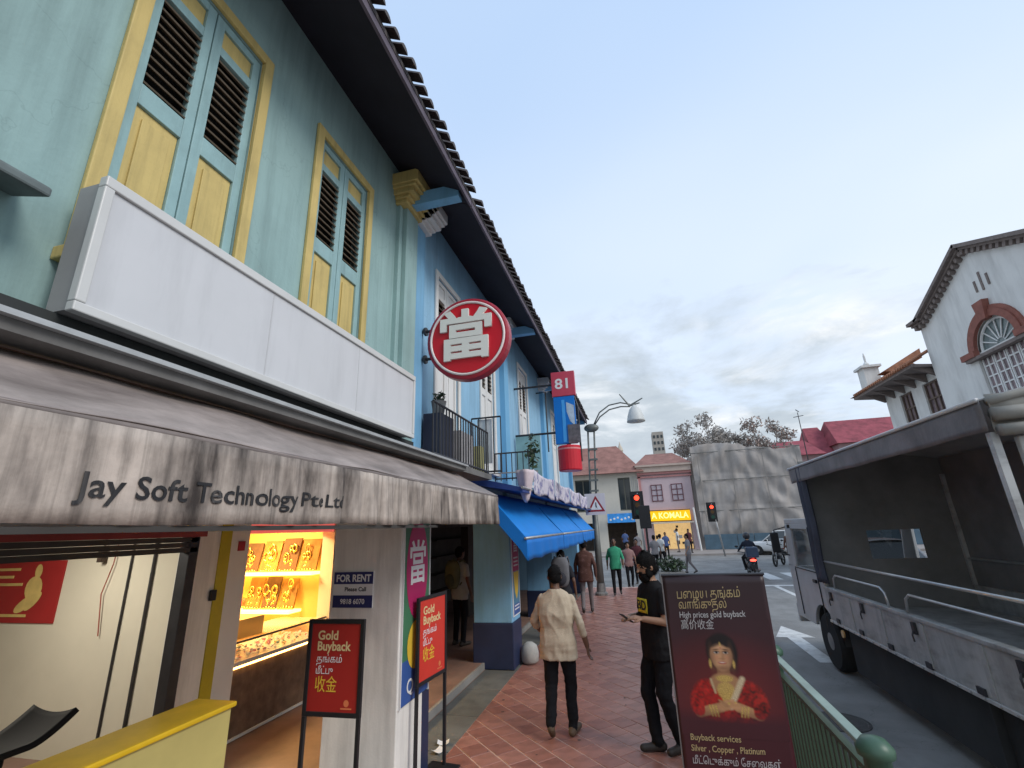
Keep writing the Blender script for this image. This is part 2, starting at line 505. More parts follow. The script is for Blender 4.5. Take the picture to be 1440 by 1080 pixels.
# cut tiles along both straight edges
def clip(poly, x, keep_greater):
    out_ = []
    for i in range(len(poly)):
        p, q = poly[i], poly[(i + 1) % len(poly)]
        ip, iq = (p[0] >= x) == keep_greater, (q[0] >= x) == keep_greater
        if ip: out_.append(p)
        if ip != iq:
            t_ = (x - p[0]) / (q[0] - p[0]); out_.append((x, p[1] + (q[1] - p[1]) * t_))
    return out_
edge_t = MB()
for (x, y) in edge_cells:
    h = (TS - TG) / 2
    pl_ = [(x + a * ca - c_ * sa, y + a * sa + c_ * ca) for a, c_ in ((-h, -h), (h, -h), (h, h), (-h, h))]
    pl_ = clip(clip(pl_, -2.094, True), 1.144, False)
    if len(pl_) >= 3: edge_t.prism([(p[0], p[1], -.03) for p in pl_], (0, 0, .0285), random.randrange(3))
stuff(edge_t.build('cut_tiles', M_PT, parent=pave, fix=False))
# road paint
M_PAINT = mat('road_paint', (0.62, 0.62, 0.60), 0.7, 0.15, 8, dirt=0.6, dirtcol=(0.25, 0.25, 0.24), dfreq=6)
def paint(name, pts):
    return structure(MB().poly([(x, y, -0.126) for x, y in pts]).build(name, M_PAINT, origin=(0, 0, 0)))
paint('stop_line', [(2.7, 19.2), (9.6, 19.2), (9.6, 19.5), (2.7, 19.5)])
paint('lane_line', [(4.25, 8), (4.4, 8), (4.4, 19.2), (4.25, 19.2)])
paint('lane_arrow', [(2.55, 9.4), (2.8, 9.4), (2.8, 11.2), (3.05, 11.2), (2.72, 12.3), (2.35, 11.2), (2.55, 11.2)])
paint('lane_line', [(7.75, 4), (7.9, 4), (7.9, 19.2), (7.75, 19.2)])
for k in range(9):
    y = 21.2
    paint('crossing_bar', [(1.6 + k * 1.0, y), (2.1 + k * 1.0, y), (2.1 + k * 1.0, y + 2.6), (1.6 + k * 1.0, y + 2.6)])
mh = MB().lathe([(.30, -.128), (.30, -.122), (.27, -.121), (.26, -.124)], (1.95, 6.9, 0), n=28)
structure(mh.build('manhole_cover', mat('cast_iron', (.07, .068, .065), .6, .3, 12, .3, 60, metal=.4), origin=(0, 0, 0)))
gs = MB()
for k in range(70):
    x_, y_, r_ = random.uniform(-2.0, 1.0), random.uniform(4.3, 13), random.uniform(.008, .022)
    gs.poly([(x_ + r_ * random.uniform(.7, 1.2) * math.cos(t), y_ + r_ * random.uniform(.7, 1.2) * math.sin(t), .0022) for t in [2 * math.pi * q / 8 for q in range(8)]])
stuff(gs.build('gum_spots', mat('old_gum', (.10, .075, .065), .8, .2), parent=pave, fix=False))
# the far pavement past the junction and right-hand pavement
structure(MB().box(-40, 40, 36.0, 80, -0.14, 0.0).build('far_pavement', mat('far_paving', (0.30, 0.27, 0.25), 0.8, 0.15, 2), origin=(0, 0, 0)))
structure(MB().box(11.2, 16, -10, 32, -0.14, 0.0).build('opposite_pavement', MATS['far_paving'], origin=(0, 0, 0)))

# ================================================================== shophouses, left
FX = -2.25           # face of the upper walls
EAVE_X, EAVE_Z = -1.52, 5.80
PITCH = R(31)
def tile_row_mesh():
    b = MB()
    n = 6
    Lr = 4.6
    steps = 12
    for k in range(steps):
        a0, a1 = k * Lr / steps, (k + 1) * Lr / steps + 0.03
        v = []
        for a, rr, dz in ((a0, 0.050, 0.0), (a1, 0.043, -.012)):
            for j in range(n + 1):
                t = math.pi * j / n
                v.append((-a * math.cos(PITCH) - rr * math.sin(t) * math.sin(PITCH) * 0, rr * math.cos(t), a * math.sin(PITCH) + rr * math.sin(t) * 1.0 + dz))
        f = [(j, j + 1, n + 2 + j, n + 1 + j) for j in range(n)]
        f.append(tuple(range(n + 1)))
        b.add(v, f)
    return b.mesh('roof_tile', M_TILE, fix=False)
ROWM = tile_row_mesh()
def soffit_roof(th, y0, y1):
    rf = MB()
    ex, ez = EAVE_X + 0.05, EAVE_Z
    L_ = 4.6
    p = [(ex, ez), (ex - L_ * math.cos(PITCH), ez + L_ * math.sin(PITCH)), (ex - L_ * math.cos(PITCH), ez + L_ * math.sin(PITCH) - .05), (ex, ez - .05)]
    rf.prism([(a, y0, c) for a, c in p], (0, y1 - y0, 0))
    roof = rf.build('roof', M_TILE, th)
    y = math.ceil((y0 + .065) / .13) * .13
    while y < y1:
        piece('roof_tile', ROWM, roof, (ex + 0.075 + random.uniform(-.015, .015), y, ez + random.uniform(-.004, .004)))
        y += .13
    # soffit boards and fascia
    so_ = MB()
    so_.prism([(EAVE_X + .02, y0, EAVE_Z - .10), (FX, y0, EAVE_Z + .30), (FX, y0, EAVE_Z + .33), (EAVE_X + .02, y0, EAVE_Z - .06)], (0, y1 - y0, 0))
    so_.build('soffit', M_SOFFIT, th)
    MB().box(EAVE_X + .021, EAVE_X + .045, y0, y1, EAVE_Z - .13, EAVE_Z - .051).build('fascia', mat('fascia_timber', (0.12, 0.10, 0.13), 0.7, 0.2, 4), th)
def shutter_window(th, y0, y1, z0, z1, arch_m, leaf_m, panel_m, slat_m, band=0.075, louvre=(4.40, 5.06), top_panel=(5.13, 5.28), low_top=4.27, nsl=11):
    """two-leaf louvred shutter window in an opening of the wall"""
    win = MB()
    # raised band round the opening
    x0, x1 = FX + .002, FX + .03
    win.box(x0, x1, y0, y0 + band, z0, z1); win.box(x0, x1, y1 - band, y1, z0, z1); win.box(x0, x1, y0 + band, y1 - band, z1 - band, z1)
    win.box(x0, x1 + .04, y0 - .03, y1 + .03, z0 - .06, z0)
    wo = win.build('window', arch_m, th, bevel=.006)
    a, b = y0 + band, y1 - band
    MB().box(FX - .16, FX - .14, a, b, z0, z1 - band).build('backing', M_DARK, wo)
    mid = (a + b) / 2
    sm = {}
    for (ya, yb) in ((a + .004, mid - .004), (mid + .004, b - .004)):
        lf = MB()
        s = .058
        fx0, fx1 = FX - .055, FX - .012
        zt = z1 - band - .006
        zb = z0 + .01
        lf.box(fx0, fx1, ya, ya + s, zb, zt); lf.box(fx0, fx1, yb - s, yb, zb, zt)
        rails = [(zb, zb + .09), (low_top, louvre[0]), (louvre[1], top_panel[0]), (top_panel[1], zt)]
        for (r0, r1) in rails: lf.box(fx0, fx1, ya + s, yb - s, r0, r1)
        lf.build('shutter_leaf', leaf_m, wo, bevel=.004)
        wd = yb - ya - 2 * s
        for (p0, p1) in ((zb + .09, low_top), (top_panel[0], top_panel[1])):
            pn = MB()
            pn.box(fx0 + .008, fx1 - .018, ya + s + .001, yb - s - .001, p0 + .001, p1 - .001)
            if p1 - p0 > .3: pn.box(fx1 - .017, fx1 - .006, ya + s + .045, yb - s - .045, p0 + .06, p1 - .06)
            pn.build('shutter_panel', panel_m, wo, bevel=.004)
        key = round(wd, 3)
        if key not in sm:
            c_ = math.cos(R(38)); s_ = math.sin(R(38))
            b_ = MB().obox((0, 0, 0), (.030, wd / 2 - .001, .0045), (c_, 0, -s_), (0, 1, 0), (s_, 0, c_))
            sm[key] = b_.mesh('slat', slat_m)
        for k in range(nsl):
            z = louvre[0] + (k + .5) * (louvre[1] - louvre[0]) / nsl
            piece('slat', sm[key], wo, ((fx0 + fx1) / 2, (ya + yb) / 2, z))
    return wo
def moulding(mb, y0, y1, z, m, steps, x0=FX - .05):
    for (pr, dz0, dz1) in steps:
        mb.box(x0, FX + pr, y0 - pr * .55, y1 + pr * .55, z + dz0, z + dz1, m)
CAP = [(.14, 0, .05), (.18, .05, .09), (.24, .09, .15), (.28, .15, .19), (.31, .19, .34)]
# ---- green house
H1 = thing('shophouse', (-4, 1.6, 0), 'teal green shophouse with yellow trimmed shutters above the stained awning', 'shophouse', 'shophouses along the left pavement')
w1 = MB()
WZ0 = 2.84
wall_open(w1, FX - .3, FX, -1.6, 4.0, 2.55, 6.20, [(1.17 + .075, 2.05 - .075, 3.30, 5.345), (2.57 + .075, 3.43 - .075, 3.30, 5.345)])
w1.build('wall', M_TEAL, H1)
shutter_window(H1, 1.17, 2.05, 3.30, 5.42, M_YEL, M_TEALW, M_YEL, M_SLAT)
shutter_window(H1, 2.57, 3.43, 3.30, 5.42, M_YEL, M_TEALW, M_YEL, M_SLAT)
pl = MB()
pl.box(FX - .3, FX + .10, 4.0, 4.27, 2.75, 5.62)
pl.box(FX - .3, FX + .05, 3.93, 3.999, 2.75, 5.62)
pl.build('pilaster', M_TEAL, H1, bevel=.008)
cp = MB(); moulding(cp, 3.98, 4.22, 5.62, 0, CAP); cp.build('capital', M_YEL, H1, bevel=.01)
MB().box(-9.5, FX - .3, -1.6, -1.45, 0.1, 8.5).build('party_wall', M_TEAL, H1)
MB().box(-9.5, FX - .301, 4.0, 4.2, 2.76, 8.2).build('party_wall', M_TEAL, H1)
MB().box(FX + .0, EAVE_X - .03, 4.02, 4.14, EAVE_Z - .14, EAVE_Z + .02).build('eave_beam', M_BLUEC, H1)
soffit_roof(H1, -1.6, 4.25)
# ground floor column with lettered board
cw = MB(); cw.box(-2.86, -2.15, 4.12, 4.62, 0.05, 2.55); cw.build('column', M_COLW, H1, bevel=.01)
MB().box(-2.82, -2.17, 4.622, 4.78, 0.02, 2.55).build('column_return', M_COLW, H1)
MB().box(-2.83, -2.158, 4.623, 4.785, 0.0, 0.72).build('column_base', M_NAVY, H1)
MB().box(-9.5, FX - .301, -1.45, 4.0, 2.56, 2.75).build('upper_floor', mat('walkway_ceiling', (0.30, 0.29, 0.27), 0.8, 0.1), H1)
# shop wall on the inner side of the walkway
SX = -4.30
sf = MB()
sf.box(SX - .2, SX, 3.92, 4.20, 0.09, 2.56)
sf.box(SX - .2, SX, -1.45, 3.92, 2.22, 2.56)
sf.build('shop_wall', M_COLW, H1)
MB().box(SX - .2, SX + .012, 4.201, 4.335, 0.09, 2.56).build('yellow_band', mat('yellow_gloss', (0.52, 0.42, 0.02), 0.35, 0.1, 5, dirt=0.3, dirtcol=(0.25, 0.2, 0.04)), H1)
MB().box(SX - .2, SX, 4.336, 4.60, 0.09, 2.56).build('shop_pier', M_WHITE, H1, bevel=.008)
MB().box(SX + .001, SX + .012, 4.44, 4.53, 1.98, 2.08).build('notice', mat('notice_red', (0.4, 0.03, 0.04), 0.5), H1)
MB().box(SX + .013, SX + .05, 4.14, 4.20, 1.52, 1.62).build('switch_box', M_BLACK, H1, bevel=.005)
# roller shutter box, slats and guide
sh = MB()
sh.box(SX - .05, SX + .14, -1.45, 3.90, 2.14, 2.22)
hood = sh.build('shutter_hood', mat('dull_red_metal', (0.30, 0.05, 0.05), 0.5, 0.2, 5), H1)
sl = MB()
for k in range(3): sl.box(SX - .02, SX + .06 - (k % 2) * .008, -1.45, 3.88, 2.0 + k * .047, 2.0 + k * .047 + .044)
sl.build('roller_shutter', mat('shutter_grey', (0.075, 0.072, 0.068), 0.5, 0.15, 5, metal=0.3), H1)
g = MB(); g.box(SX - .06, SX + .06, 3.80, 3.90, .09, 2.14); g.build('shutter_guide', M_METALD, H1, bevel=.005)
g = MB(); g.box(SX - .69, SX - .67, 4.055, 4.08, .09, 2.2); g.build('conduit', M_METALD, H1)
g = MB(); g.box(SX - 1.0, SX - .985, 4.06, 4.08, .09, 2.2); g.build('conduit', M_METALD, H1)
# room behind
M_ROOM = mat('cream_room_paint', (0.62, 0.58, 0.47), 0.7, 0.04, 1.5, dirt=0.15, dirtcol=(0.45, 0.4, 0.3))
rm = MB(); rm.box(-9.3, SX - .201, 4.085, 4.199, .09, 2.55); rm.build('room_wall', M_ROOM, H1)
rm = MB(); rm.box(-9.5, -9.31, -1.45, 4.2, .09, 2.55); rm.build('room_wall', M_ROOM, H1)
c = MB().tube([(SX - 1.2, 4.06, 2.3), (SX - 1.22, 4.055, 1.9), (SX - 1.3, 4.05, 1.6), (SX - 1.24, 4.06, 1.2)], .006, 6).build('cable', mat('red_cable', (0.3, 0.06, 0.04), 0.5), H1)
c = MB().tube([(SX - 1.38, 4.06, 2.3), (SX - 1.38, 4.04, 2.05)], .012, 6)
c.box(SX - 1.41, SX - 1.35, 4.01, 4.06, 1.92, 2.05); c.build('dangling_plug', mat('brown_plastic', (0.06, 0.04, 0.03), 0.5), H1)

# ---- blue houses
def blue_house(y0, y1, label, wins, col, tiled=True):
    th = thing('shophouse', (-4, (y0 + y1) / 2, 0), label, 'shophouse', 'shophouses along the left pavement')
    b = MB()
    ops = [(a + .07, c_ - .07, z0, z1 - .07) for (a, c_, z0, z1) in wins]
    wall_open(b, FX - .3, FX, y0, y1 - .25, 2.55, 6.20, ops)
    b.build('wall', col, th)
    for (a, c_, z0, z1) in wins:
        shutter_window(th, a, c_, z0, z1, M_WHITE, M_WHITE, M_WHITE, M_SLAT, band=.07, louvre=(z1 - 1.0, z1 - .35), top_panel=(z1 - .28, z1 - .13), low_top=z1 - 1.12, nsl=9)
    pl = MB(); pl.box(FX - .3, FX + .10, y1 - .25, y1 + .02, 2.75, 5.62); pl.build('pilaster', M_BLUE2, th, bevel=.008)
    cp = MB(); moulding(cp, y1 - .24, y1, 5.62, 0, CAP); cp.build('capital', M_WHITE, th, bevel=.01)
    MB().box(FX, EAVE_X - .03, y1 - .2, y1 - .08, EAVE_Z - .14, EAVE_Z + .02).build('eave_beam', M_BLUEC, th)
    soffit_roof(th, y0, y1)
    c1 = MB(); c1.box(-2.80, -2.15, y1 - .27, y1 + .26, .66, 2.55); c1.build('column', M_BLUEC, th, bevel=.012)
    c1 = MB(); c1.box(-2.815, -2.135, y1 - .285, y1 + .275, 0.0, .66); c1.build('column_base', M_NAVY, th, bevel=.012)
    MB().box(-9.5, FX - .301, y0, y1, 2.56, 2.75).build('upper_floor', MATS['walkway_ceiling'], th)
    MB().box(-9.5, FX - .301, y1 - .2, y1, 2.751, 8.2).build('party_wall', col, th)
    return th
H2 = blue_house(4.272, 8.2, 'light blue shophouse behind the round red sign with white shutters', [(4.98, 5.86, 3.0, 5.42), (6.75, 7.6, 3.0, 5.35)], M_BLUE)
hc = MB(); moulding(hc, 4.36, 4.50, 5.62, 0, CAP); hc.build('capital', M_WHITE, H2, bevel=.01)
MB().box(FX - .28, FX + .08, 4.273, 4.52, 2.76, 5.62).build('pilaster', M_BLUEC, H2, bevel=.008)
H3 = blue_house(8.222, 12.1, 'light blue shophouse above the first blue awning behind the 81 sign', [(9.35, 10.3, 3.0, 5.62)], M_BLUE)
H4 = blue_house(12.122, 16.9, 'farthest blue shophouse of the row at the street corner', [(13.4, 14.3, 3.0, 5.5)], M_BLUE)
MB().box(-9.5, FX - .3, 16.75, 16.9, 0, 8.2).build('end_wall', M_BLUE, H4)
# inner shop walls of the blue houses: dark shop openings
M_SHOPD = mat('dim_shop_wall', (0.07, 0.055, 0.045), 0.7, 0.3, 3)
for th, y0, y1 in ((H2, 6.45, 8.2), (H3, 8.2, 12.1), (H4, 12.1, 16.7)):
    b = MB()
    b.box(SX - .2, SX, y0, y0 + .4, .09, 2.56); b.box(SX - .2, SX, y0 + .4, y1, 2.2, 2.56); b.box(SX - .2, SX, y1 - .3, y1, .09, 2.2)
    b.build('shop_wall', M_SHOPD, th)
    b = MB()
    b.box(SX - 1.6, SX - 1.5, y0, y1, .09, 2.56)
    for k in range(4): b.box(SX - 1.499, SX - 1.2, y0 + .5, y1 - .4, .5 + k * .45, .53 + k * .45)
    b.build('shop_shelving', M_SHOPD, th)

# ---- gold shop inside the blue house
M_GOLDW = mat('warm_display_wall', (0.70, 0.42, 0.12), 0.5, 0.1, 4)
M_GOLD = mat('gold', (0.85, 0.58, 0.16), 0.25, 0.15, 20, metal=0.85)
M_DISP = mat('brown_velvet', (0.13, 0.065, 0.03), 0.9, 0.2, 10)
GY = 6.30
b = MB(); b.box(-6.6, SX - .2, GY, GY + .14, .09, 2.56); b.build('display_wall', M_GOLDW, H2)
b = MB(); b.box(SX - .199, SX, GY - .12, GY + .149, .09, 2.56); b.build('shop_pier', mat('pinkish_plaster', (0.62, 0.50, 0.42), 0.7, 0.05), H2)
b = MB(); b.box(-6.75, -6.61, 4.2, GY, .09, 2.56); b.build('back_wall', M_GOLDW, H2)
b = MB(); b.box(SX - .3, SX - .02, 4.6, GY - .121, 2.16, 2.5); b.build('fascia_board', mat('pink_red_fascia', (0.62, 0.10, 0.12), 0.4, 0.2, 12, emit=0.5, emitcol=(0.9, 0.15, 0.12)), H2)
for zs, x0, x1 in ((1.62, -6.2, SX - .24), (1.12, -6.3, SX - .55)):
    b = MB(); b.box(x0, x1, GY - .26, GY - .001, zs - .035, zs); b.build('display_shelf', mat('lit_shelf', (0.8, 0.6, 0.25), 0.4, 0.05, emit=4.0, emitcol=(1.0, 0.60, 0.14)), H2)
    n = 5
    for k in range(n):
        xa = x0 + .02 + k * (x1 - x0) / n; xb = xa + (x1 - x0) / n - random.uniform(.02, .05)
        if zs < 1.3 and k in (0, 1): continue
        hb_ = random.uniform(.20, .235)
        bd = MB(); bd.obox(((xa + xb) / 2, GY - .10, zs + hb_ + .01), ((xb - xa) / 2, .012, hb_), (1, 0, 0), (0, .97, -.22), (0, .22, .97))
        bo = bd.build('display_board', M_DISP if k % 2 else mat('ochre_velvet', (.30, .15, .04), .9, .3, 10), H2)
        nk = MB()
        cx_ = (xa + xb) / 2
        for q in range(random.randint(5, 7)):
            dx_ = random.uniform(-.09, .09); zz = random.uniform(.09, .36); rr = random.uniform(.025, .07)
            pts = [(cx_ + dx_ + rr * math.cos(t) * random.uniform(.68, .76), GY - .125 - .02 * (.4 - zz), zs + zz + rr * 1.1 * math.sin(t)) for t in [2 * math.pi * q_ / 14 for q_ in range(14)]]
            nk.tube(pts, random.uniform(.006, .013), 6, closed=True)
            nk.ell((cx_ + dx_, GY - .14, zs + zz - rr), (.018, .010, .024), 8, 5)
        for q in range(6): nk.box(cx_ - .13 + q * .045, cx_ - .105 + q * .045, GY - .165, GY - .15, zs + .01, zs + random.uniform(.03, .06))
        stuff(nk.build('necklaces', M_GOLD, bo, smooth=True))
# glass counter along the walkway
CY0, CY1 = 4.62, GY - .13
b = MB(); b.box(SX - .75, SX - .07, CY0, CY1, .12, .80); b.build('counter_front', mat('counter_timber', (0.16, 0.10, 0.065), 0.5, 0.35, 9, dirt=0.4, dirtcol=(0.08, 0.05, 0.03), dscale=(1, 8, .6)), H2)
b = MB(); b.box(SX - .78, SX - .03, CY0, CY1, .801, .845); b.build('counter_ledge', mat('pale_metal_trim', (0.7, 0.66, 0.58), 0.3, 0.05, metal=0.4), H2, bevel=.006)
b = MB(); b.box(SX - .075, SX - .055, CY0 + .02, CY1 - .02, .775, .80); b.build('led_strip', mat('led_warm', (1, .6, .2), .5, 0, emit=9, emitcol=(1.0, 0.55, 0.14)), H2)
b = MB(); b.box(SX - .10, SX - .05, CY0, CY1, .1, .125); b.build('floor_trim', M_SIGNF, H2)
b = MB(); b.box(SX - .045, SX - .037, CY0 + .01, CY1 - .01, .846, 1.02); b.box(SX - .76, SX - .036, CY0 + .01, CY1 - .01, 1.021, 1.03)
gm = mat('clear_glass', (0.95, 0.95, 0.95), 0.02, 0, alpha=0.18); b.build('counter_glass', gm, H2)
b = MB(); b.tube([(SX - .04, CY0, 1.035), (SX - .04, CY1, 1.035)], .012, 6); b.build('glass_edge', M_METALD, H2)
jt = MB()
for k in range(150):
    x, y = random.uniform(SX - .7, SX - .08), random.uniform(CY0 + .04, CY1 - .04)
    r_ = random.uniform(.010, .024)
    jt.ell((x, y, .85 + r_ * .6), (r_, r_, r_ * .7), 6, 4, random.choice([0, 1, 1, 2, 3]))
stuff(jt.build('jewellery', [M_GOLD, M_WHITE, mat('pink_box', (0.7, 0.22, 0.25), 0.5), mat('green_box', (0.12, 0.22, 0.14), 0.5)], H2))
b = MB(); b.obox((SX - .45, 5.0, 1.12), (.22, .22, .10), (1, 0, 0), (0, 1, 0), (0, 0, 1)); b.build('display_tray', M_GOLDW, H2)
b = MB(); b.ell((-5.75, GY - .12, 1.22), (.05, .05, .06)); b.build('red_ornament', mat('orange_red', (0.7, 0.10, 0.03), 0.5), H2)
# ceiling lamps (lit shops)
def ceiling_lamp(x, y, z, col, power, sx, sy, label):
    th = thing('ceiling_light', (x, y, z), label, 'ceiling light', 'ceiling lights inside the shops')
    MB().box(x - sx / 2, x + sx / 2, y - sy / 2, y + sy / 2, z, z + .04).build('housing', M_WHITE, th)
    MB().box(x - sx / 2 + .02, x + sx / 2 - .02, y - sy / 2 + .02, y + sy / 2 - .02, z - .02, z - .001).build('diffuser', mat('lamp_' + str(power), col, .5, 0, emit=4, emitcol=col), th)
    ld = bpy.data.lights.new('ceiling_light', 'AREA'); ld.shape = 'RECTANGLE'; ld.size = sx; ld.size_y = sy; ld.energy = power; ld.color = col
    lo = bpy.data.objects.new('lamp_light', ld); COL.objects.link(lo); lo.parent = th; lo.location = (0, 0, -.03)
ceiling_lamp(-5.4, 2.6, 2.5, (1.0, 0.93, 0.80), 42, .3, 1.2, 'white tube ceiling light in the empty cream shop')
ceiling_lamp(-5.3, 5.3, 2.5, (1.0, 0.70, 0.28), 95, .5, .8, 'warm ceiling light over the gold shop counter')

# ================================================================== lightbox, ledge and stained awning
LB = thing('lightbox_sign', (-2.07, 2.55, 2.96), 'long blank white lightbox sign under the yellow shutters', 'sign')
MB().box(-2.16, -2.02, 1.13, 3.97, 2.97, 3.56).build('case', mat('lightbox_case', (0.33, 0.32, 0.32), 0.5, 0.1, 3), LB)
b = MB()
b.box(-2.03, -1.985, 1.115, 3.985, 3.525, 3.575); b.box(-2.03, -1.985, 1.115, 3.985, 2.955, 2.995)
b.box(-2.03, -1.985, 1.115, 1.155, 2.996, 3.524); b.box(-2.03, -1.985, 3.955, 3.985, 2.996, 3.524)
b.build('frame', M_SIGNF, LB, bevel=.005)
MB().box(-2.02, -2.0, 1.156, 3.954, 2.997, 3.523).build('face', M_SIGNW, LB)
sm_ = MB().box(-2.0, -1.9985, -.004, .004, 2.998, 3.522).mesh('panel_seam', mat('seam_grey', (.50, .50, .51), .6))
for y in (2.09, 3.02): piece('panel_seam', sm_, LB, (0, y, 0))
b = MB()
for y in (1.4, 2.5, 3.6): b.box(FX, -2.161, y, y + .05, 3.1, 3.14)
b.build('bracket', M_METALD, LB)
LG = thing('canopy_ledge', (-2.0, 2, 2.74), 'dark concrete ledge with pale metal edge under the blank sign', 'ledge')
b = MB(); b.box(FX + .001, -1.83, -1.2, 4.98, 2.745, 2.80); b.build('slab', mat('ledge_concrete', (0.16, 0.155, 0.15), 0.85, 0.25, 3, dirt=0.5, dirtcol=(0.06, 0.055, 0.05)), LG)
b = MB(); b.box(-1.829, -1.80, -1.2, 4.98, 2.788, 2.808); b.build('edge_trim', mat('zinc_edge', (0.42, 0.43, 0.43), 0.4, 0.15, 9, metal=0.3), LG)
b = MB(); b.box(-2.2, -2.0, -1.2, 4.96, 2.70, 2.744); b.build('awning_housing', mat('rusty_housing', (0.14, 0.085, 0.055), 0.8, 0.35, 5, dirt=0.6, dirtcol=(0.05, 0.04, 0.035), dscale=(1, 2, 1)), LG)
b = MB(); b.box(-2.12, -2.10, -1.2, 4.2, 2.801, 2.965); b.build('shade_strip', mat('painted_shade_dark', (.030, .034, .034), .7, .2), LG)  # added near-black strip: paints the shade on the wall below the sign
# grey metal canopy end of the next house at the far left
b = MB(); b.prism([(FX + .002, 0.98, 3.50), (-2.02, 0.98, 3.40), (-2.02, 0.98, 3.36), (FX + .002, 0.98, 3.42)], (0, -2.0, 0))
tag(b.build('metal_hood', mat('hood_grey_teal', (.13, .16, .16), .7, .3, 4), bevel=.01), 'dark metal hood on the teal wall left of the blank sign', 'hood')

M_AWN = mat('stained_canvas', (0.36, 0.305, 0.28), 0.42, 0.22, 4, 0.18, 25, spec=.5, dirt=0.85, dirtcol=(0.13, 0.105, 0.095), dscale=(3.0, 1.1, 3.0), dfreq=1.4, dlo=0.42, dhi=0.72)
M_VAL = mat('streaked_valance', (0.46, 0.39, 0.335), 0.8, 0.25, 6, 0.1, 60, dirt=0.97, dirtcol=(0.055, 0.042, 0.036), dscale=(1, 3.0, .8), dfreq=1.8, dlo=0.44, dhi=0.68, streak=.6, sfreq=(1, 22, .5))
AY0, AY1 = -1.2, 5.04
AW = thing('shop_awning', (-1.75, 2, 2.16), 'stained grey canvas awning with dark lettering on its pleated valance', 'awning')
def awn(u, v):
    y = AY0 + (AY1 - AY0) * u
    x = -1.97 + (-1.485 + 1.97) * v
    z = 2.732 + (2.455 - 2.732) * v
    z -= .009 * math.sin(math.pi * v) * (1 + math.sin(y * 3.1) * .6) + .012 * noise.noise(Vector((y * 2.3, v * 2, .3)))
    z += .012 * abs(math.sin(y * math.pi / 1.25)) ** 6 * math.sin(math.pi * v)
    return (x, y, z)
b = MB(); b.grid(awn, 110, 10); b.build('canvas', M_AWN, AW, smooth=True, solid=.004)
def pleat(y):
    a = .003 + .019 * max(0, min(1, (y - 1.0) / 2.2))
    return a * (math.sin(y * 36 + 1.2 * math.sin(y * 3.3)) + .4 * math.sin(y * 71))
def val(u, v):
    y = AY0 + (AY1 - AY0) * u
    z = 2.44 + (2.155 - 2.44) * v
    k = .25 + .75 * v
    return (-1.478 + pleat(y) * k + .006 * noise.noise(Vector((y * 1.7, v, 2))), y, z + .008 * noise.noise(Vector((y * 2, 5, 1))) * v)
b = MB(); b.grid(val, 700, 6); b.build('valance', M_VAL, AW, smooth=True, solid=.003)
b = MB(); b.tube([(-1.50, AY0, 2.445), (-1.50, AY1, 2.445)], .017, 8); b.build('front_bar', mat('awning_bar', (0.17, 0.14, 0.13), 0.6, 0.3, 6), AW, smooth=True)
b = MB(); b.poly([(-1.97, AY1, 2.73), (-1.485, AY1, 2.44), (-1.49, AY1, 2.20), (-1.62, AY1, 2.26), (-1.75, AY1, 2.33), (-1.9, AY1, 2.42), (-1.97, AY1, 2.5)])
b.build('end_flap', M_AWN, AW, solid=.004)
for y in (-.4, 2.2, 4.9):
    b = MB(); b.tube([(-2.2, y, 2.25), (-1.52, y, 2.43)], .012, 6); b.build('arm', M_METALD, AW)
b = MB(); b.box(-1.50, -1.48, AY0, 3.4, 2.132, 2.15); b.build('hem_cord', mat('hem_dark', (0.05, 0.045, 0.04), 0.8), AW)
M_LET = mat('faded_black_print', (0.022, 0.022, 0.024), 0.8, 0.3, 20, dirt=0.5, dirtcol=(0.22, 0.2, 0.18), dscale=(1, 6, .5), dfreq=2.2, dlo=.52, dhi=.7)
def on_val(p):
    q = p.copy()
    for i in range(len(q)):
        zz = max(0, min(1, (2.44 - p[i, 2]) / .285))
        q[i, 0] = -1.4725 + pleat(p[i, 1]) * (.25 + .75 * zz) + .006 * noise.noise(Vector((p[i, 1] * 1.7, zz, 2))) + (p[i, 0] + 1.474) * .5
    return q
LY0, LY1, LY2 = .945, 1.83, 2.18
# lettering spans px 105..485 of the picture: y 0.98 .. 2.42
text('Jay Soft Technology', 'lettering', M_LET, AW, (-1.474, LY0, 2.258), (0, 1, 0), (0, 0, 1), .098, .001, .0012, 'LEFT', width=LY1 - LY0, bend=on_val)
text('Pte', 'lettering', M_LET, AW, (-1.474, LY1 + .02, 2.262), (0, 1, 0), (0, 0, 1), .088, .001, .0008, 'LEFT', width=.16, bend=on_val)
text('Ltd', 'lettering', M_LET, AW, (-1.474, LY1 + .20, 2.262), (0, 1, 0), (0, 0, 1), .088, .001, .0008, 'LEFT', width=.14, bend=on_val)

# low yellow partition and bar stool
PW = thing('low_partition', (-2.45, 1, .09), 'low pale yellow wall with bright yellow top before the empty shop', 'low wall')
MB().box(-2.58, -2.34, -1.2, 2.52, .09, 1.20).build('body', mat('pale_yellow_paint', (0.50, 0.42, 0.15), 0.5, 0.08, 3, dirt=0.3, dirtcol=(0.32, 0.27, 0.1)), PW)
MB().box(-2.60, -2.32, -1.2, 2.54, 1.201, 1.228).build('cap', mat('bright_yellow_paint', (0.72, 0.46, 0.02), 0.3, 0.12, 6), PW, bevel=.008)
ST = thing('bar_stool', (-3.4, 2.12, .09), 'black bar stool with curved seat in the walkway', 'stool')
def seat(u, v):
    a = (u - .5) * .36; b_ = (v - .5) * .34
    return (-3.4 + b_, 2.16 + a, 1.07 + .12 * max(0, (u - .45)) ** 1.5 * 2.2 + .03 * (abs(v - .5) * 2) ** 2)
b = MB(); b.grid(seat, 16, 12); o = b.build('seat', mat('black_vinyl', (.014, .013, .013), .75, .15, spec=.2), ST, smooth=True, solid=.03)
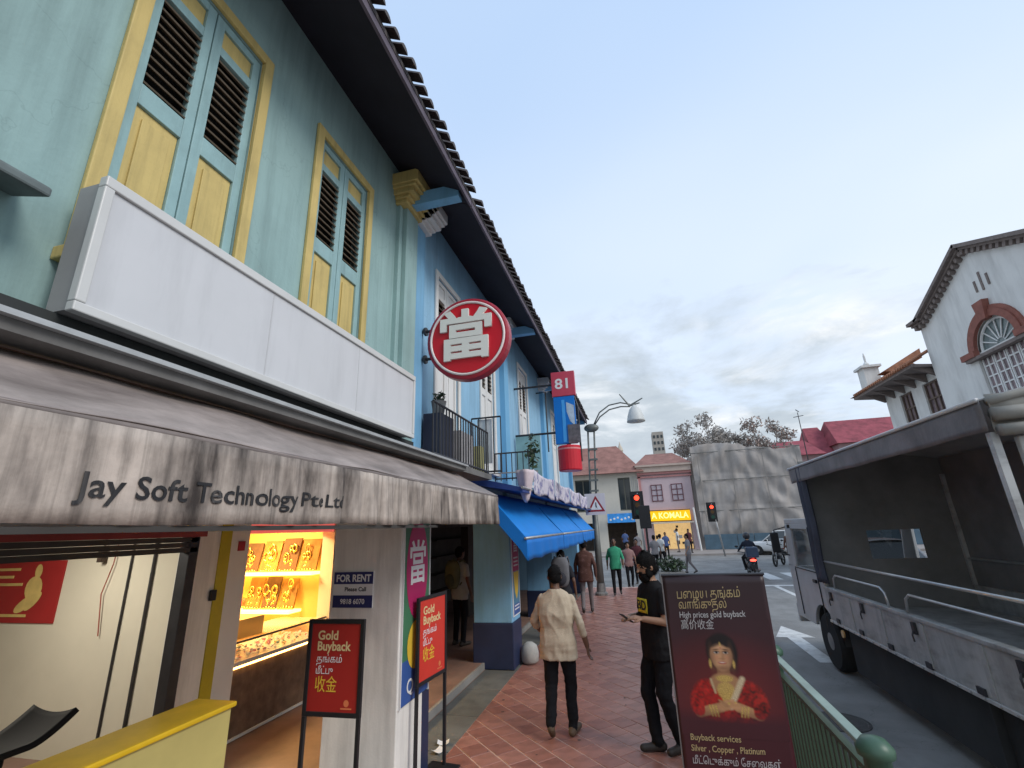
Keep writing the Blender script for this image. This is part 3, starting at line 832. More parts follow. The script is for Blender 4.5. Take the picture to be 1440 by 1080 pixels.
b = MB(); b.lathe([(.20, .09), (.20, .105), (.05, .12), (.028, .14), (.028, .75), (.02, .76), (.02, 1.07)], (-3.4, 2.12, 0), n=20); b.build('stem', M_METALD, ST, smooth=True)
b = MB(); b.tube([(-3.4 + .17 * math.cos(t), 2.12 + .17 * math.sin(t), .38) for t in [math.pi * 2 * k / 20 for k in range(20)]], .01, 6, closed=True); b.build('footrest', M_METALD, ST)
# red poster inside
M_POST = mat('poster_red', (0.34, 0.022, 0.022), 0.5, 0.08, 4)
M_GOLDP = mat('poster_gold_print', (0.62, 0.46, 0.16), 0.5, 0.15, 8)
PO = thing('wall_poster', (-6.8, 4.07, 1.3), 'red poster with a golden figure on the cream room wall', 'poster')
MB().box(-7.8, -6.24, 4.07, 4.083, 1.31, 1.95).build('sheet', M_POST, PO)
def ngon(c, rx, rz, y, n=16, a0=0, rot=0):
    return [(c[0] + rx * math.cos(a0 + 2 * math.pi * k / n) * math.cos(rot) - rz * math.sin(a0 + 2 * math.pi * k / n) * math.sin(rot), y,
             c[1] + rx * math.cos(a0 + 2 * math.pi * k / n) * math.sin(rot) + rz * math.sin(a0 + 2 * math.pi * k / n) * math.cos(rot)) for k in range(n)]
b = MB(); b.poly(ngon((-6.62, 1.84), .055, .075, 4.066)); b.poly(ngon((-6.64, 1.66), .13, .13, 4.0655)); b.poly(ngon((-6.72, 1.50), .16, .06, 4.065, rot=.5))
b.poly(ngon((-6.6, 1.53), .14, .05, 4.0645, rot=.7)); b.build('printed_figure', M_GOLDP, PO)
for z, wd in ((1.85, .42), (1.77, .36), (1.69, .48), (1.37, .6)):
    b = MB(); b.box(-7.5, -7.5 + wd * 1.4, 4.064, 4.069, z, z + .028); b.build('printed_line', M_GOLDP, PO)

# FOR RENT board
M_NVY = mat('board_navy', (0.025, 0.03, 0.13), 0.5, 0.06)
M_PRW = mat('print_white', (0.75, 0.75, 0.75), 0.5, 0.03)
M_BLK = mat('print_black', (0.02, 0.02, 0.02), 0.6, 0.03)
FR = thing('rent_notice', (-2.62, 4.11, 1.47), 'navy and white FOR RENT notice on the grey-white column', 'notice')
MB().box(-2.83, -2.42, 4.108, 4.118, 1.465, 1.775).build('sheet', M_PRW, FR)
MB().box(-2.828, -2.422, 4.106, 4.1078, 1.668, 1.772).build('top_band', M_NVY, FR)
MB().box(-2.828, -2.422, 4.106, 4.1078, 1.468, 1.572).build('bottom_band', M_NVY, FR)
text('FOR RENT', 'lettering', M_PRW, FR, (-2.625, 4.105, 1.715), (1, 0, 0), (0, 0, 1), .085, .0005, .0025, width=.36)
text('Please Call', 'lettering', M_BLK, FR, (-2.60, 4.107, 1.622), (1, 0, 0), (0, 0, 1), .05, .0005, .001, width=.22)
text('9818 6070', 'lettering', M_PRW, FR, (-2.625, 4.105, 1.518), (1, 0, 0), (0, 0, 1), .06, .0005, .001, width=.25)

# gold buyback stands
M_SRED = mat('stand_red', (0.38, 0.025, 0.02), 0.35, 0.06, 3, spec=.5)
M_SRED2 = mat('stand_red_bright', (0.62, 0.045, 0.03), 0.35, 0.06, 3, spec=.5)
M_CREAM = mat('print_cream', (0.72, 0.58, 0.30), 0.5, 0.05)
M_YELP = mat('print_yellow', (0.75, 0.50, 0.05), 0.5, 0.05)
def stand(c, right, wd, z0, z1, label, red, lean=0.0):
    r = Vector(right).normalized(); nrm = r.cross(Vector((0, 0, 1))); up = Vector((0, 0, 1))
    c = Vector(c)
    th = thing('poster_stand', tuple(c), label, 'sign stand', 'gold buyback poster stands')
    def at(u, z, d=0): return c + r * u + nrm * d + Vector((0, 0, z - c.z))
    b = MB(); b.obox(at(0, (z0 + z1) / 2), (wd / 2, .006, (z1 - z0) / 2), r, nrm, up); b.build('poster', red, th)
    b = MB(); fw = .016
    for s in (-1, 1): b.obox(at(s * (wd / 2 + fw / 2), (z0 + z1) / 2), (fw, .014, (z1 - z0) / 2 + fw), r, nrm, up)
    for z in (z0, z1): b.obox(at(0, z), (wd / 2 - .0085, .014, fw), r, nrm, up)
    b.build('frame', M_BLACK, th, bevel=.003)
    for s in (-1, 1):
        b = MB(); b.obox(at(s * (wd / 2 + .008), (c.z + z0) / 2 - .008), (.013, .013, (z0 - c.z) / 2 - .009), r, nrm, up); b.build('leg', M_BLACK, th)
    b = MB(); b.obox(at(0, c.z + .008), (wd / 2 + .05, .15, .008), r, nrm, up); b.build('base', M_BLACK, th, bevel=.003)
    h = z1 - z0
    for s, f, m_, wf, sz in (('Gold', .86, M_CREAM, .40, .10), ('Buyback', .74, M_CREAM, .66, .10), ('தங்கம்', .60, M_PRW, .5, .075), ('மீட்பு', .475, M_PRW, .33, .075), ('收金', .32, M_YELP, .42, .13)):
        text(s, 'lettering', m_, th, at(-wd * .36, z0 + h * (f - .02), .0075), r, up, sz * h / .7, .0005, .002 if m_ is not M_PRW else .001, 'LEFT', width=wd * wf)
    b = MB(); cc = at(wd * .28, z0 + h * .12, .0072)
    b.poly([cc + r * .022 * math.cos(t) + up * .024 * math.sin(t) for t in [2 * math.pi * k / 12 for k in range(12)]])
    b.obox(at(wd * .28, z0 + h * .065, .0072), (.045, .0005, .005), r, nrm, up)
    b.build('emblem', mat('emblem_orange', (0.7, 0.2, 0.08), 0.5), th)
    return th
stand((-2.355, 3.5, 0.0), (1, .03, 0), .43, .845, 1.465, 'dark red Gold Buyback poster stand below the rent notice', M_SRED)
stand((-2.05, 4.60, 0.0), (.10, 1, 0), .50, .80, 1.50, 'bright red Gold Buyback poster stand turned towards the street', M_SRED2)

# pawnshop banners on the columns
M_MAG = mat('print_magenta', (0.45, 0.02, 0.12), 0.5, 0.06)
M_GRN = mat('print_green', (0.06, 0.19, 0.10), 0.5, 0.15, 3)
M_BLU = mat('print_blue', (0.04, 0.10, 0.32), 0.5, 0.1, 3)
def ov(x, cy_, cz, ry, rz, n=24, a0=0):
    return [(x, cy_ + ry * math.cos(a0 + 2 * math.pi * k / n), cz + rz * math.sin(a0 + 2 * math.pi * k / n)) for k in range(n)]
PB = thing('column_banner', (-2.13, 4.4, .68), 'tall green banner with magenta oval hung on the grey-white column', 'banner', 'pawnshop banners on the columns')
MB().box(-2.146, -2.136, 4.15, 4.70, .68, 2.42).build('sheet', M_GRN, PB)
b = MB(); b.poly(ov(-2.134, 4.43, 1.78, .23, .45)); b.build('oval', M_MAG, PB)
b = MB(); b.box(-2.1355, -2.1345, 4.151, 4.699, .682, 1.02); b.build('lower_field', M_BLU, PB)
b = MB(); b.poly(ov(-2.132, 4.42, 1.12, .17, .2)); b.build('fruit_shape', M_YELP, PB)
text('當', 'lettering', M_PRW, PB, (-2.132, 4.43, 1.80), (0, 1, 0), (0, 0, 1), .42, .0008, .006, width=.34)
text('Q', 'lettering', M_PRW, PB, (-2.131, 4.32, .80), (0, 1, 0), (0, 0, 1), .16, .0005, .002)
b = MB()
for s in (4.14, 4.702): b.box(-2.15, -2.128, s, s + .01, .67, 2.43)
b.build('edge_strip', M_PRW, PB)
PB2 = thing('column_banner', (-2.12, 8.2, .78), 'narrow magenta and yellow banner on the blue column', 'banner', 'pawnshop banners on the columns')
MB().box(-2.146, -2.132, 7.97, 8.43, .74, 2.06).build('sheet', M_PRW, PB2)
MB().box(-2.1315, -2.130, 8.0, 8.40, 1.42, 2.04).build('top_field', M_MAG, PB2)
b = MB(); b.box(-2.1315, -2.130, 8.0, 8.40, .92, 1.419); b.build('middle_field', mat('print_bluegreen', (0.08, 0.22, 0.35), .5, .1), PB2)
b = MB(); b.poly([(-2.129, 8.02, 1.41), (-2.129, 8.38, 1.41), (-2.129, 8.30, 1.10), (-2.129, 8.2, .98), (-2.129, 8.10, 1.10)]); b.build('yellow_shape', M_YELP, PB2)
MB().box(-2.1315, -2.130, 8.0, 8.40, .76, .919).build('bottom_field', M_BLU, PB2)
text('當', 'lettering', M_PRW, PB2, (-2.128, 8.2, 1.84), (0, 1, 0), (0, 0, 1), .30, .0005, .003)
for z in (1.62, 1.56, 1.50): MB().box(-2.129, -2.128, 8.06, 8.34, z, z + .022).build('printed_line', M_PRW, PB2)
for z in (.88, .83): MB().box(-2.129, -2.128, 8.05, 8.35, z, z + .02).build('printed_line', M_PRW, PB2)

# ================================================================== round pawn sign
RS = thing('round_sign', (-1.615, 4.50, 3.66), 'round red sign with white Chinese character on two wall brackets', 'sign')
c = (-1.615, 4.45, 4.13)
b = MB(); b.lathe([(.455, .0), (.478, .012), (.478, .125), (.455, .137)], c, 'Y', 48); b.build('drum', mat('sign_red_side', (0.36, 0.02, 0.04), 0.4, 0.08, 4), RS, smooth=False, bevel=.004)
b = MB(); b.lathe([(.405, -.004), (.405, -.0005)], c, 'Y', 48); b.build('face', M_RED, RS)
b = MB(); b.tube([(c[0] + .425 * math.cos(t), c[1] - .004, c[2] + .425 * math.sin(t)) for t in [2 * math.pi * k / 48 for k in range(48)]], .014, 8, closed=True); b.build('white_ring', M_RIMW, RS, smooth=True)
text('當', 'character', mat('raised_letter_white', (0.74, 0.74, 0.70), .45, .03), RS, (c[0] - .01, c[1] - .02, c[2] - .01), (1, 0, 0), (.0, 0, 1), .62, .014, .014, width=.60)
for z in (4.30, 3.96):
    b = MB(); b.tube([(FX + .08, 4.51, z), (-2.06, 4.51, z)], .018, 8); b.lathe([(.05, FX + .1), (.05, FX + .125)], (0, 4.51, z), 'X', 12); b.build('bracket', M_METALD, RS)

# ================================================================== balcony, railings, blue awnings
BL = thing('balcony_railing', (-2.0, 5.3, 2.76), 'black barred balcony railing beside the blank white sign', 'railing', 'balcony railings of the blue houses')
b = MB(); b.box(FX + .001, -1.92, 4.99, 6.25, 2.76, 2.83); b.build('slab', MATS['ledge_concrete'], BL)
def rail(th, p0, p1, z0, z1, sp=.085, r=.009):
    p0, p1 = Vector(p0), Vector(p1)
    n = max(2, int((p1 - p0).length / sp))
    b = MB()
    for z in (z0 + .04, z1): b.tube([(p0.x, p0.y, z), (p1.x, p1.y, z)], r * 1.5, 6)
    b.build('rail', M_METALD, th)
    bm_ = MB().tube([(0, 0, z0), (0, 0, z1)], r, 5).mesh('baluster', M_METALD)
    for k in range(n + 1):
        q = p0.lerp(p1, k / n)
        piece('baluster', bm_, th, (q.x, q.y, 0))
rail(BL, (-1.96, 4.35, 0), (-1.96, 6.22, 0), 2.83, 3.42)
b = MB(); b.box(-2.2, -1.99, 4.62, 5.0, 2.84, 3.36); b.build('screen_panel', mat('screen_navy', (0.03, 0.035, 0.06), 0.6), BL)
b = MB(); b.box(-2.15, -2.0, 5.25, 5.7, 2.84, 3.28); b.build('screen_panel', mat('screen_grey', (0.32, 0.31, 0.32), 0.7, 0.2, 6), BL)
b = MB(); b.box(-2.1, -1.99, 5.98, 6.15, 2.84, 3.2); b.build('screen_panel', mat('screen_olive', (0.42, 0.40, 0.18), 0.7, 0.2, 6), BL)
BL2 = thing('balcony_railing', (-2.0, 6.3, 2.83), 'tall black railing across the balcony below the round sign', 'railing', 'balcony railings of the blue houses')
rail(BL2, (-2.22, 6.28, 0), (-1.78, 6.28, 0), 2.84, 3.66, .09)
b = MB(); b.box(-2.14, -1.92, 6.30, 6.32, 3.0, 3.64); b.build('white_screen', mat('milky_plastic', (0.62, 0.66, 0.68), 0.3, 0.15, 5), BL2)
BL3 = thing('balcony_railing', (-2.0, 8.0, 2.8), 'low black railing on the dark blue canopy in front of the green screen', 'railing', 'balcony railings of the blue houses')
rail(BL3, (-2.24, 7.5, 0), (-1.66, 7.5, 0), 2.86, 3.32, .085)
GS = MB().box(-2.22, -1.72, 8.9, 8.93, 2.95, 3.85).build('balcony_screen', mat('translucent_green', (0.24, 0.40, 0.40), 0.4, 0.25, 3))
tag(GS, 'pale green screen board standing on the blue canopy', 'screen')
def leaves(b, c, rad, n, s, mcount=1, sq=(1, 1, 1)):
    for k in range(n):
        d = Vector((random.gauss(0, 1), random.gauss(0, 1), random.gauss(0, 1))).normalized() * rad * random.random() ** .45
        p = Vector(c) + Vector((d.x * sq[0], d.y * sq[1], d.z * sq[2]))
        a = Vector((random.gauss(0, 1), random.gauss(0, 1), random.gauss(0, 1))).normalized()
        t_ = a.cross(Vector((random.gauss(0, 1), random.gauss(0, 1), random.gauss(0, 1)))).normalized()
        q = s * random.uniform(.6, 1.3)
        b.add([p - a * q, p + t_ * q * .4, p + a * q, p - t_ * q * .4], [(0, 1, 2, 3)], random.randrange(mcount))
M_LEAF = [mat('leaf_dark', (0.035, 0.06, 0.03), .7, .3, 5), mat('leaf_mid', (0.06, 0.10, 0.045), .7, .3, 5), mat('leaf_grey', (0.09, 0.10, 0.07), .7, .3, 5)]
def pot_plant(c, h, rad, label, n=120, s=.05):
    th = thing('potted_plant', c, label, 'plant', 'potted plants')
    b = MB(); b.lathe([(.06, 0), (.085, .14), (.09, .15), (.075, .15)], c, n=12); b.build('pot', M_CONC, th)
    b = MB()
    for k in range(5):
        a = k * 1.26; b.tube([(c[0], c[1], c[2] + .13), (c[0] + .3 * rad * math.cos(a), c[1] + .3 * rad * math.sin(a), c[2] + .13 + (h - .13) * .6)], .006, 5)
    b.build('stems', M_LEAF[0], th)
    b = MB(); leaves(b, (c[0], c[1], c[2] + .15 + (h - .15) * .55), rad, n, s, 3, (1, 1, (h - .15) / rad * .55)); b.build('foliage', M_LEAF, th, fix=False)
pot_plant((-1.62, 7.62, 2.86), .75, .13, 'dark leafy plant at the front corner of the blue canopy')
pot_plant((-2.06, 4.72, 3.362), .26, .08, 'small plant on top of the navy screen by the railing', 60, .035)
pot_plant((-2.12, 4.28, 3.60), .3, .09, 'small green plant on the lightbox end', 60, .035) if False else None
# upper dark blue canopy
CN = thing('sheet_canopy', (-1.9, 11, 2.6), 'dark blue sheet canopy above the bright blue awnings', 'canopy')
b = MB(); b.prism([(FX + .002, 6.3, 2.83), (-1.50, 6.3, 2.64), (-1.50, 6.3, 2.58), (FX + .002, 6.3, 2.72)], (0, 9.9, 0)); b.build('sheet', mat('dark_blue_sheet', (0.02, 0.05, 0.21), 0.45, 0.2, 3), CN)
b = MB(); b.tube([(-1.5, 6.28, 2.64), (-1.5, 16.2, 2.64)], .02, 6); b.build('edge_pipe', M_METAL, CN)
b = MB(); b.box(FX + .003, -1.55, 6.27, 6.298, 2.84, 2.855); b.build('edge_trim', M_METAL, CN)
# pale cloth banners tied along the canopy edge
M_CLO = mat('pale_printed_cloth', (0.58, 0.54, 0.60), 0.8, 0.1, 5, dirt=0.9, dirtcol=(0.10, 0.10, 0.28), dscale=(1, 2.2, 3), dfreq=2.6, dlo=.5, dhi=.6)
yy = 6.9
for k, ln in enumerate((1.9, 2.0, 1.9, 1.9)):
    def cl(u, v, yy=yy, ln=ln, k=k):
        y = yy + u * (ln - .12)
        sag = .05 * math.sin(math.pi * u) * (1 - v)
        z = 2.95 - sag - v * (.36 + .025 * math.sin(u * 9 + k * 2))
        return (-1.465 + .012 * math.sin(u * 14 + k) * v + .006 * noise.noise(Vector((y * 3, v * 3, k))), y, z)
    b = MB(); b.grid(cl, 40, 8)
    tag(b.build('cloth_banner', M_CLO, smooth=True, solid=.003), ['pale printed cloth nearest on the canopy edge', 'second pale printed cloth along the canopy edge', 'third pale printed cloth along the canopy edge', 'farthest pale printed cloth along the canopy edge'][k], 'cloth', 'printed cloths on the canopy edge')
    yy += ln
def cone_cloth(u, v):
    a = u * 2 * math.pi; r_ = .13 * (1 - v) ** .6 * (1 + .18 * math.sin(a * 4)) + .02
    return (-1.56 + r_ * math.cos(a) * .8, 6.75 + r_ * math.sin(a), 2.92 - .46 * v)
b = MB(); b.grid(cone_cloth, 28, 10)
tag(b.build('bundled_cloth', mat('pinkish_cloth', (0.60, 0.50, 0.52), .8, .15, 6), smooth=True, solid=.003), 'bundled pinkish cloth hanging at the canopy corner', 'cloth')
M_BAWN = mat('bright_blue_canvas', (0.0, 0.21, 0.66), 0.6, 0.08, 2, .05, 60)
M_BVAL = mat('blue_valance_canvas', (0.0, 0.16, 0.55), 0.6, 0.08, 2, .05, 60)
ys = [6.25, 9.45, 12.7, 16.0]
for k in range(3):
    y0, y1 = ys[k] + .03, ys[k + 1] - .03
    th = thing('blue_awning', (-1.7, (y0 + y1) / 2, 1.7), ['bright blue awning nearest to the blue column', 'bright blue awning in the middle of the three', 'bright blue awning at the far end of the row'][k], 'awning', 'bright blue awnings')
    def ba(u, v, y0=y0, y1=y1):
        y = y0 + (y1 - y0) * u
        return (-2.02 + .55 * v, y, 2.60 - .62 * v - .03 * math.sin(math.pi * v) * (.6 + .4 * math.sin(u * 9)) + .006 * noise.noise(Vector((y * 2, v * 3, 1))))
    b = MB(); b.grid(ba, 30, 8); b.build('canvas', M_BAWN, th, smooth=True, solid=.004)
    def bv(u, v, y0=y0, y1=y1):
        y = y0 + (y1 - y0) * u
        return (-1.468 + .012 * math.sin(y * 9) * v, y, 1.965 - .27 * v + .01 * math.sin(y * 5) * v)
    b = MB(); b.grid(bv, 50, 4); b.build('valance', M_BVAL, th, smooth=True, solid=.003)
    b = MB(); b.poly([(-2.02, y0, 2.60), (-1.47, y0, 1.98), (-1.47, y0, 1.70), (-1.56, y0, 1.84), (-2.02, y0, 2.36)]); b.build('end_flap', M_BVAL, th, solid=.004)
    b = MB(); b.tube([(-1.475, y0 - .02, 1.975), (-1.475, y1 + .02, 1.975)], .02, 8); b.build('front_bar', M_METAL, th, smooth=True)
    for y in (y0, y1):
        b = MB(); b.tube([(-2.2, y + (.05 if y == y0 else -.05), 2.36), (-1.49, y + (.05 if y == y0 else -.05), 1.97)], .012, 6); b.build('arm', M_METAL, th)

# ================================================================== projecting 81 sign
SY = 9.0
SG = thing('projecting_sign', (-1.2, SY, 3.6), 'vertical projecting sign with red 81 square over blue panel', 'sign')
b = MB(); b.box(-1.445, -.965, SY, SY + .11, 4.63, 5.15); b.build('number_box', mat('sign_red_81', (0.55, 0.06, 0.10), .4, .06), SG, bevel=.008)
text('81', 'lettering', M_PRW, SG, (-1.21, SY - .003, 4.88), (1, 0, 0), (0, 0, 1), .30, .002, .006, width=.27)
b = MB(); b.box(-1.425, -1.0, SY + .01, SY + .10, 3.66, 4.625); b.build('panel', mat('sign_blue', (0.0, 0.17, 0.58), .4, .06), SG, bevel=.008)
b = MB(); b.poly([(-1.17, SY + .006, 4.5), (-1.02, SY + .006, 4.42), (-1.02, SY + .006, 4.0), (-1.11, SY + .006, 4.1), (-1.17, SY + .006, 4.3)]); b.build('printed_shape', mat('print_pale_blue', (0.45, 0.55, 0.65), .5, .2, 9), SG)
b = MB(); b.poly([(-1.27, SY + .006, 3.69), (-1.20, SY + .006, 3.69), (-1.20, SY + .006, 4.55), (-1.26, SY + .006, 4.55)]); b.build('printed_stripe', mat('print_bright_blue', (0.06, 0.36, 0.8), .5, .1), SG)
b = MB(); b.box(-1.17, -.93, SY - .012, SY + .005, 3.66, 4.03)
b.build('grey_plate', mat('plate_grey', (.12, .11, .12), .6, .4, 14), SG)
b = MB(); b.tube([(-.95, SY + .05, 3.3), (-.95, SY + .05, 4.4), (-1.0, SY + .05, 4.62)], .02, 6); b.build('cable', M_BLACK, SG)
for z in (3.9, 4.9):
    b = MB(); b.tube([(FX, SY + .05, z), (-1.43, SY + .05, z)], .022, 8); b.build('bracket', M_METALD, SG)
RD = thing('red_drum_sign', (-1.17, SY, 3.1), 'red cylindrical sign hanging under the 81 sign', 'sign')
b = MB(); b.lathe([(.215, 0), (.228, .02), (.228, .46), (.215, .48)], (-1.18, SY + .06, 3.13), n=24); b.build('drum', M_RED, RD, smooth=False)
b = MB(); b.lathe([(.230, 0), (.230, .03)], (-1.18, SY + .06, 3.53), n=24); b.build('rim', mat('pale_red_rim', (0.7, 0.25, 0.25), .5), RD)
b = MB(); b.tube([(-1.18, SY + .06, 3.61), (-1.18, SY + .06, 3.66)], .04, 8); b.build('hanger', M_METALD, RD)
b = MB(); b.tube([(-2.25, 11.4, 5.45), (-2.0, 11.4, 5.45), (-2.0, 11.4, 3.9)], .02, 6)
tag(b.build('drain_pipe', M_METALD), 'thin black pipe on the blue wall beside the 81 sign', 'pipe')

# ================================================================== far side of the junction
FYF = 42.0
WB = thing('corner_building', (-5, 45, 0), 'cream corner building with dark window and red tiled roof beyond the junction', 'building')
M_CRM = mat('cream_wall', (0.56, 0.53, 0.46), .75, .08, 1, dirt=.3, dirtcol=(.3, .28, .24))
b = MB(); wall_open_y(b, FYF, FYF + .4, -14, .22, 2.8, 6.4, [(-1.47, -.45, 3.25, 6.0), (-5.2, -3.8, 3.25, 6.0), (-9.2, -7.8, 3.25, 6.0)]); wall_open_y(b, FYF, FYF + .4, -14, .22, 0, 2.799, [(-2.7, -.3, 0.02, 2.3), (-7, -3.5, .02, 2.3), (-12, -8, .02, 2.3)]); b.build('wall', M_CRM, WB)
for x0, x1 in ((-1.47, -.45), (-5.2, -3.8), (-9.2, -7.8)):
    b = MB(); b.box(x0, x1, FYF + .25, FYF + .3, 3.25, 6.0); wo = b.build('window', M_GLASS, WB)
    b = MB(); b.box(x0, x1, FYF + .1, FYF + .16, 3.25, 3.35); b.box(x0, x1, FYF + .1, FYF + .16, 5.9, 6.0); b.box((x0 + x1) / 2 - .04, (x0 + x1) / 2 + .04, FYF + .1, FYF + .16, 3.35, 5.9); b.build('frame', mat('olive_frame', (.10, .10, .08), .6), wo)
b = MB(); b.box(-14, .22, FYF + 3, FYF + 3.2, 0, 6.4); b.box(-14, .22, FYF + .4, FYF + 3, 2.8, 3.0); b.build('back_wall', M_SHOPD, WB)
def hip(x0, x1, y0, y1, z0, z1, inset):
    b = MB(); ym = (y0 + y1) / 2
    p = [(x0, y0, z0), (x1, y0, z0), (x1, y1, z0), (x0, y1, z0), (x0 + inset, ym, z1), (x1 - inset, ym, z1)]
    b.add(p, [(0, 1, 5, 4), (1, 2, 5), (2, 3, 4, 5), (3, 0, 4), (0, 3, 2, 1)])
    return b
M_TILEF = mat('faded_red_tiles', (0.27, 0.135, 0.11), .85, .3, 1.5, .3, 12)
hip(-14.5, .8, FYF - .6, FYF + 7, 6.4, 9.3, 2.2).build('roof', M_TILEF, WB)
for k in range(5):
    b = MB(); b.tube([(-.3 + k * .16, FYF - .03, 4.2), (-.3 + k * .16, FYF - .03, 6.1)], .02, 5); b.build('pipe', M_METAL, WB)
b = MB(); b.box(-2.6, -.35, FYF - .5, FYF - .35, 2.28, 3.02); bs = b.build('shop_sign', mat('sky_blue_sign', (0.05, 0.30, 0.75), .4, .3, 3), WB)
text('BLUE SKY', 'lettering', M_PRW, bs, (-1.5, FYF - .51, 2.62), (1, 0, 0), (0, 0, 1), .4, .002, .004, width=1.6) if False else None
b = MB()
for k in range(7): b.ell((-2.35 + k * .3, FYF - .5, 2.52 + .08 * (k % 3)), (.09, .012, .09), 8, 5)
b.build('printed_marks', M_PRW, bs)
PK = thing('pink_shophouse', (2.3, 44, 0), 'pale pink shophouse with two barred windows and a yellow shop sign', 'shophouse')
M_PINK = mat('pale_pink_wall', (0.56, 0.44, 0.46), .75, .06, 1)
M_PINKD = mat('dusty_pink_trim', (0.50, 0.23, 0.22), .7, .08, 2)
b = MB(); wall_open_y(b, FYF, FYF + .35, .45, 4.5, 0, 6.1, [(1.1, 4.1, .02, 2.2), ]); b.build('wall', M_PINK, PK)
for x0 in (1.22, 2.86):
    b = MB(); b.box(x0, x0 + .92, FYF - .03, FYF - .002, 3.86, 5.25); wo = b.build('window', mat('pink_pane', (.42, .36, .40), .3, .2, 3), PK)
    b = MB()
    for q in (0, .43, .86): b.box(x0 + q, x0 + q + .06, FYF - .07, FYF - .031, 3.86, 5.25)
    for q in (0, .45, .9, 1.32): b.box(x0 + .061, x0 + .859, FYF - .06, FYF - .032, 3.87 + q, 3.93 + q)
    b.build('window_bars', mat('maroon_bars', (.13, .04, .05), .6), wo)
b = MB(); b.box(.24, .449, FYF - .12, FYF + .35, 0, 6.6); b.build('pilaster', M_PINKD, PK)
b = MB(); b.box(.2, 4.62, FYF - .22, FYF + .4, 6.101, 6.3); b.box(.2, 4.62, FYF - .12, FYF + .4, 5.85, 5.98); b.build('cornice', M_PINKD, PK)
b = MB(); b.box(.2, 4.62, FYF - .35, FYF + .4, 6.301, 6.75); b.box(.1, 4.72, FYF - .5, FYF + .4, 6.751, 6.9); b.build('parapet', mat('beige_cornice', (.50, .40, .34), .8, .1), PK)
hip(0, 4.8, FYF - .3, FYF + 7, 6.9, 8.3, 1.2).build('roof', M_TILEF, PK)
b = MB(); b.box(.85, 4.05, FYF - .4, FYF - .2, 2.28, 3.08); ysg = b.build('shop_sign', mat('yellow_lit_sign', (0.75, 0.42, 0.0), .4, .05, emit=.55, emitcol=(1, .5, .0)), PK)
b = MB(); b.box(.8, 4.1, FYF - .43, FYF - .18, 2.2, 2.279); b.box(.8, 4.1, FYF - .43, FYF - .18, 3.081, 3.15); b.build('sign_frame', mat('sign_frame_brown', (.12, .06, .02), .6), PK)
text('A KOMALA', 'lettering', mat('sign_pale_letter', (0.9, 0.72, 0.25), .5, 0, emit=.7, emitcol=(1, .8, .3)), ysg, (2.45, FYF - .405, 2.68), (1, 0, 0), (0, 0, 1), .66, .002, .012, width=2.9)
b = MB(); b.box(.8, 4.2, FYF - 1.2, FYF - .01, 2.08, 2.17); b.build('canopy', M_CRM, PK)
M_SHW = mat('warm_lit_shop', (0.55, 0.40, 0.20), .6, .5, 3, emit=.45, emitcol=(1, .66, .28))
b = MB(); b.box(1.1, 4.1, FYF + 1.2, FYF + 1.3, .02, 2.2)
b.build('shop_back', M_SHW, PK)
b = MB()
for k in range(14):
    x = 1.15 + random.random() * 2.8; z = random.choice([.4, .85, 1.3, 1.7])
    b.box(x, x + .18, FYF + .7, FYF + .9, z, z + random.uniform(.15, .35), k % 3)
stuff(b.build('shop_goods', [M_PRW, M_SHOPD, MATS['brown_plastic']], PK))
# netted hoarding
NT = thing('netted_hoarding', (9, 42, 0), 'tall grey netting over a building under repair beyond the junction', 'hoarding')
M_NET = mat('grey_netting', (0.40, 0.37, 0.345), .9, .14, .6, .3, 8, streak=.2, sfreq=(2.5, 1, .25), dirt=.7, dirtcol=(.27, .245, .23), dscale=(1, 1, 1), dfreq=.5, dlo=.4, dhi=.65)
def net(u, v):
    x = 4.75 + u * 8.2; z = .95 + v * (7.0 + .40 * math.sin(u * 5 + .5) + .16 * noise.noise(Vector((u * 12, 0, 1))))
    d = .16 * noise.noise(Vector((x * .8, z * .7, 0))) + .10 * noise.noise(Vector((x * 2.6, z * .7, 4))) - .07 * abs(math.sin(v * math.pi * 3)) ** .5 + .10 * math.sin(x * 4.2 + 1.5 * math.sin(z * 1.1)) * noise.noise(Vector((x * .4, z * .6, 7)))
    d += .12 * math.sin((x + z * (1 if math.sin(x * .7) > 0 else -1)) * 3.0) * (.5 + .5 * noise.noise(Vector((x * .5, z * .5, 9))))
    return (x, FYF - .5 + d, z)
b = MB(); b.grid(net, 80, 60); b.build('netting', M_NET, NT, smooth=True)
for z in (2.9, 5.3, 7.6):
    b = MB(); b.tube([(4.6, FYF - .62, z), (13.0, FYF - .62, z + .05)], .03, 6); b.build('scaffold_tube', mat('net_rope', (.20, .20, .19), .8), NT)
sm2 = MB().box(-.025, .025, -.05, .0, .9, 7.5).mesh('netting_seam', mat('net_seam', (.25, .24, .225), .9))
for k in range(4): piece('netting_seam', sm2, NT, (5.2 + k * 2.45, FYF - .70, 0))
b = MB(); b.box(4.6, 12.9, FYF + .2, FYF + 8, 0, 7.4); b.build('covered_building', M_NET, NT)
BH = thing('blue_barrier', (9, 40.8, 0), 'row of blue-grey construction barrier boards along the netting', 'barrier')
bmsh = MB().box(0, 1.16, 0, .06, 0, 1.1).mesh('board', mat('blue_grey_board', (.07, .125, .17), .6, .2, 2))
for k in range(14): piece('board', bmsh, BH, (4.75 + k * 1.2, 40.7 + random.uniform(-.02, .02), .02))
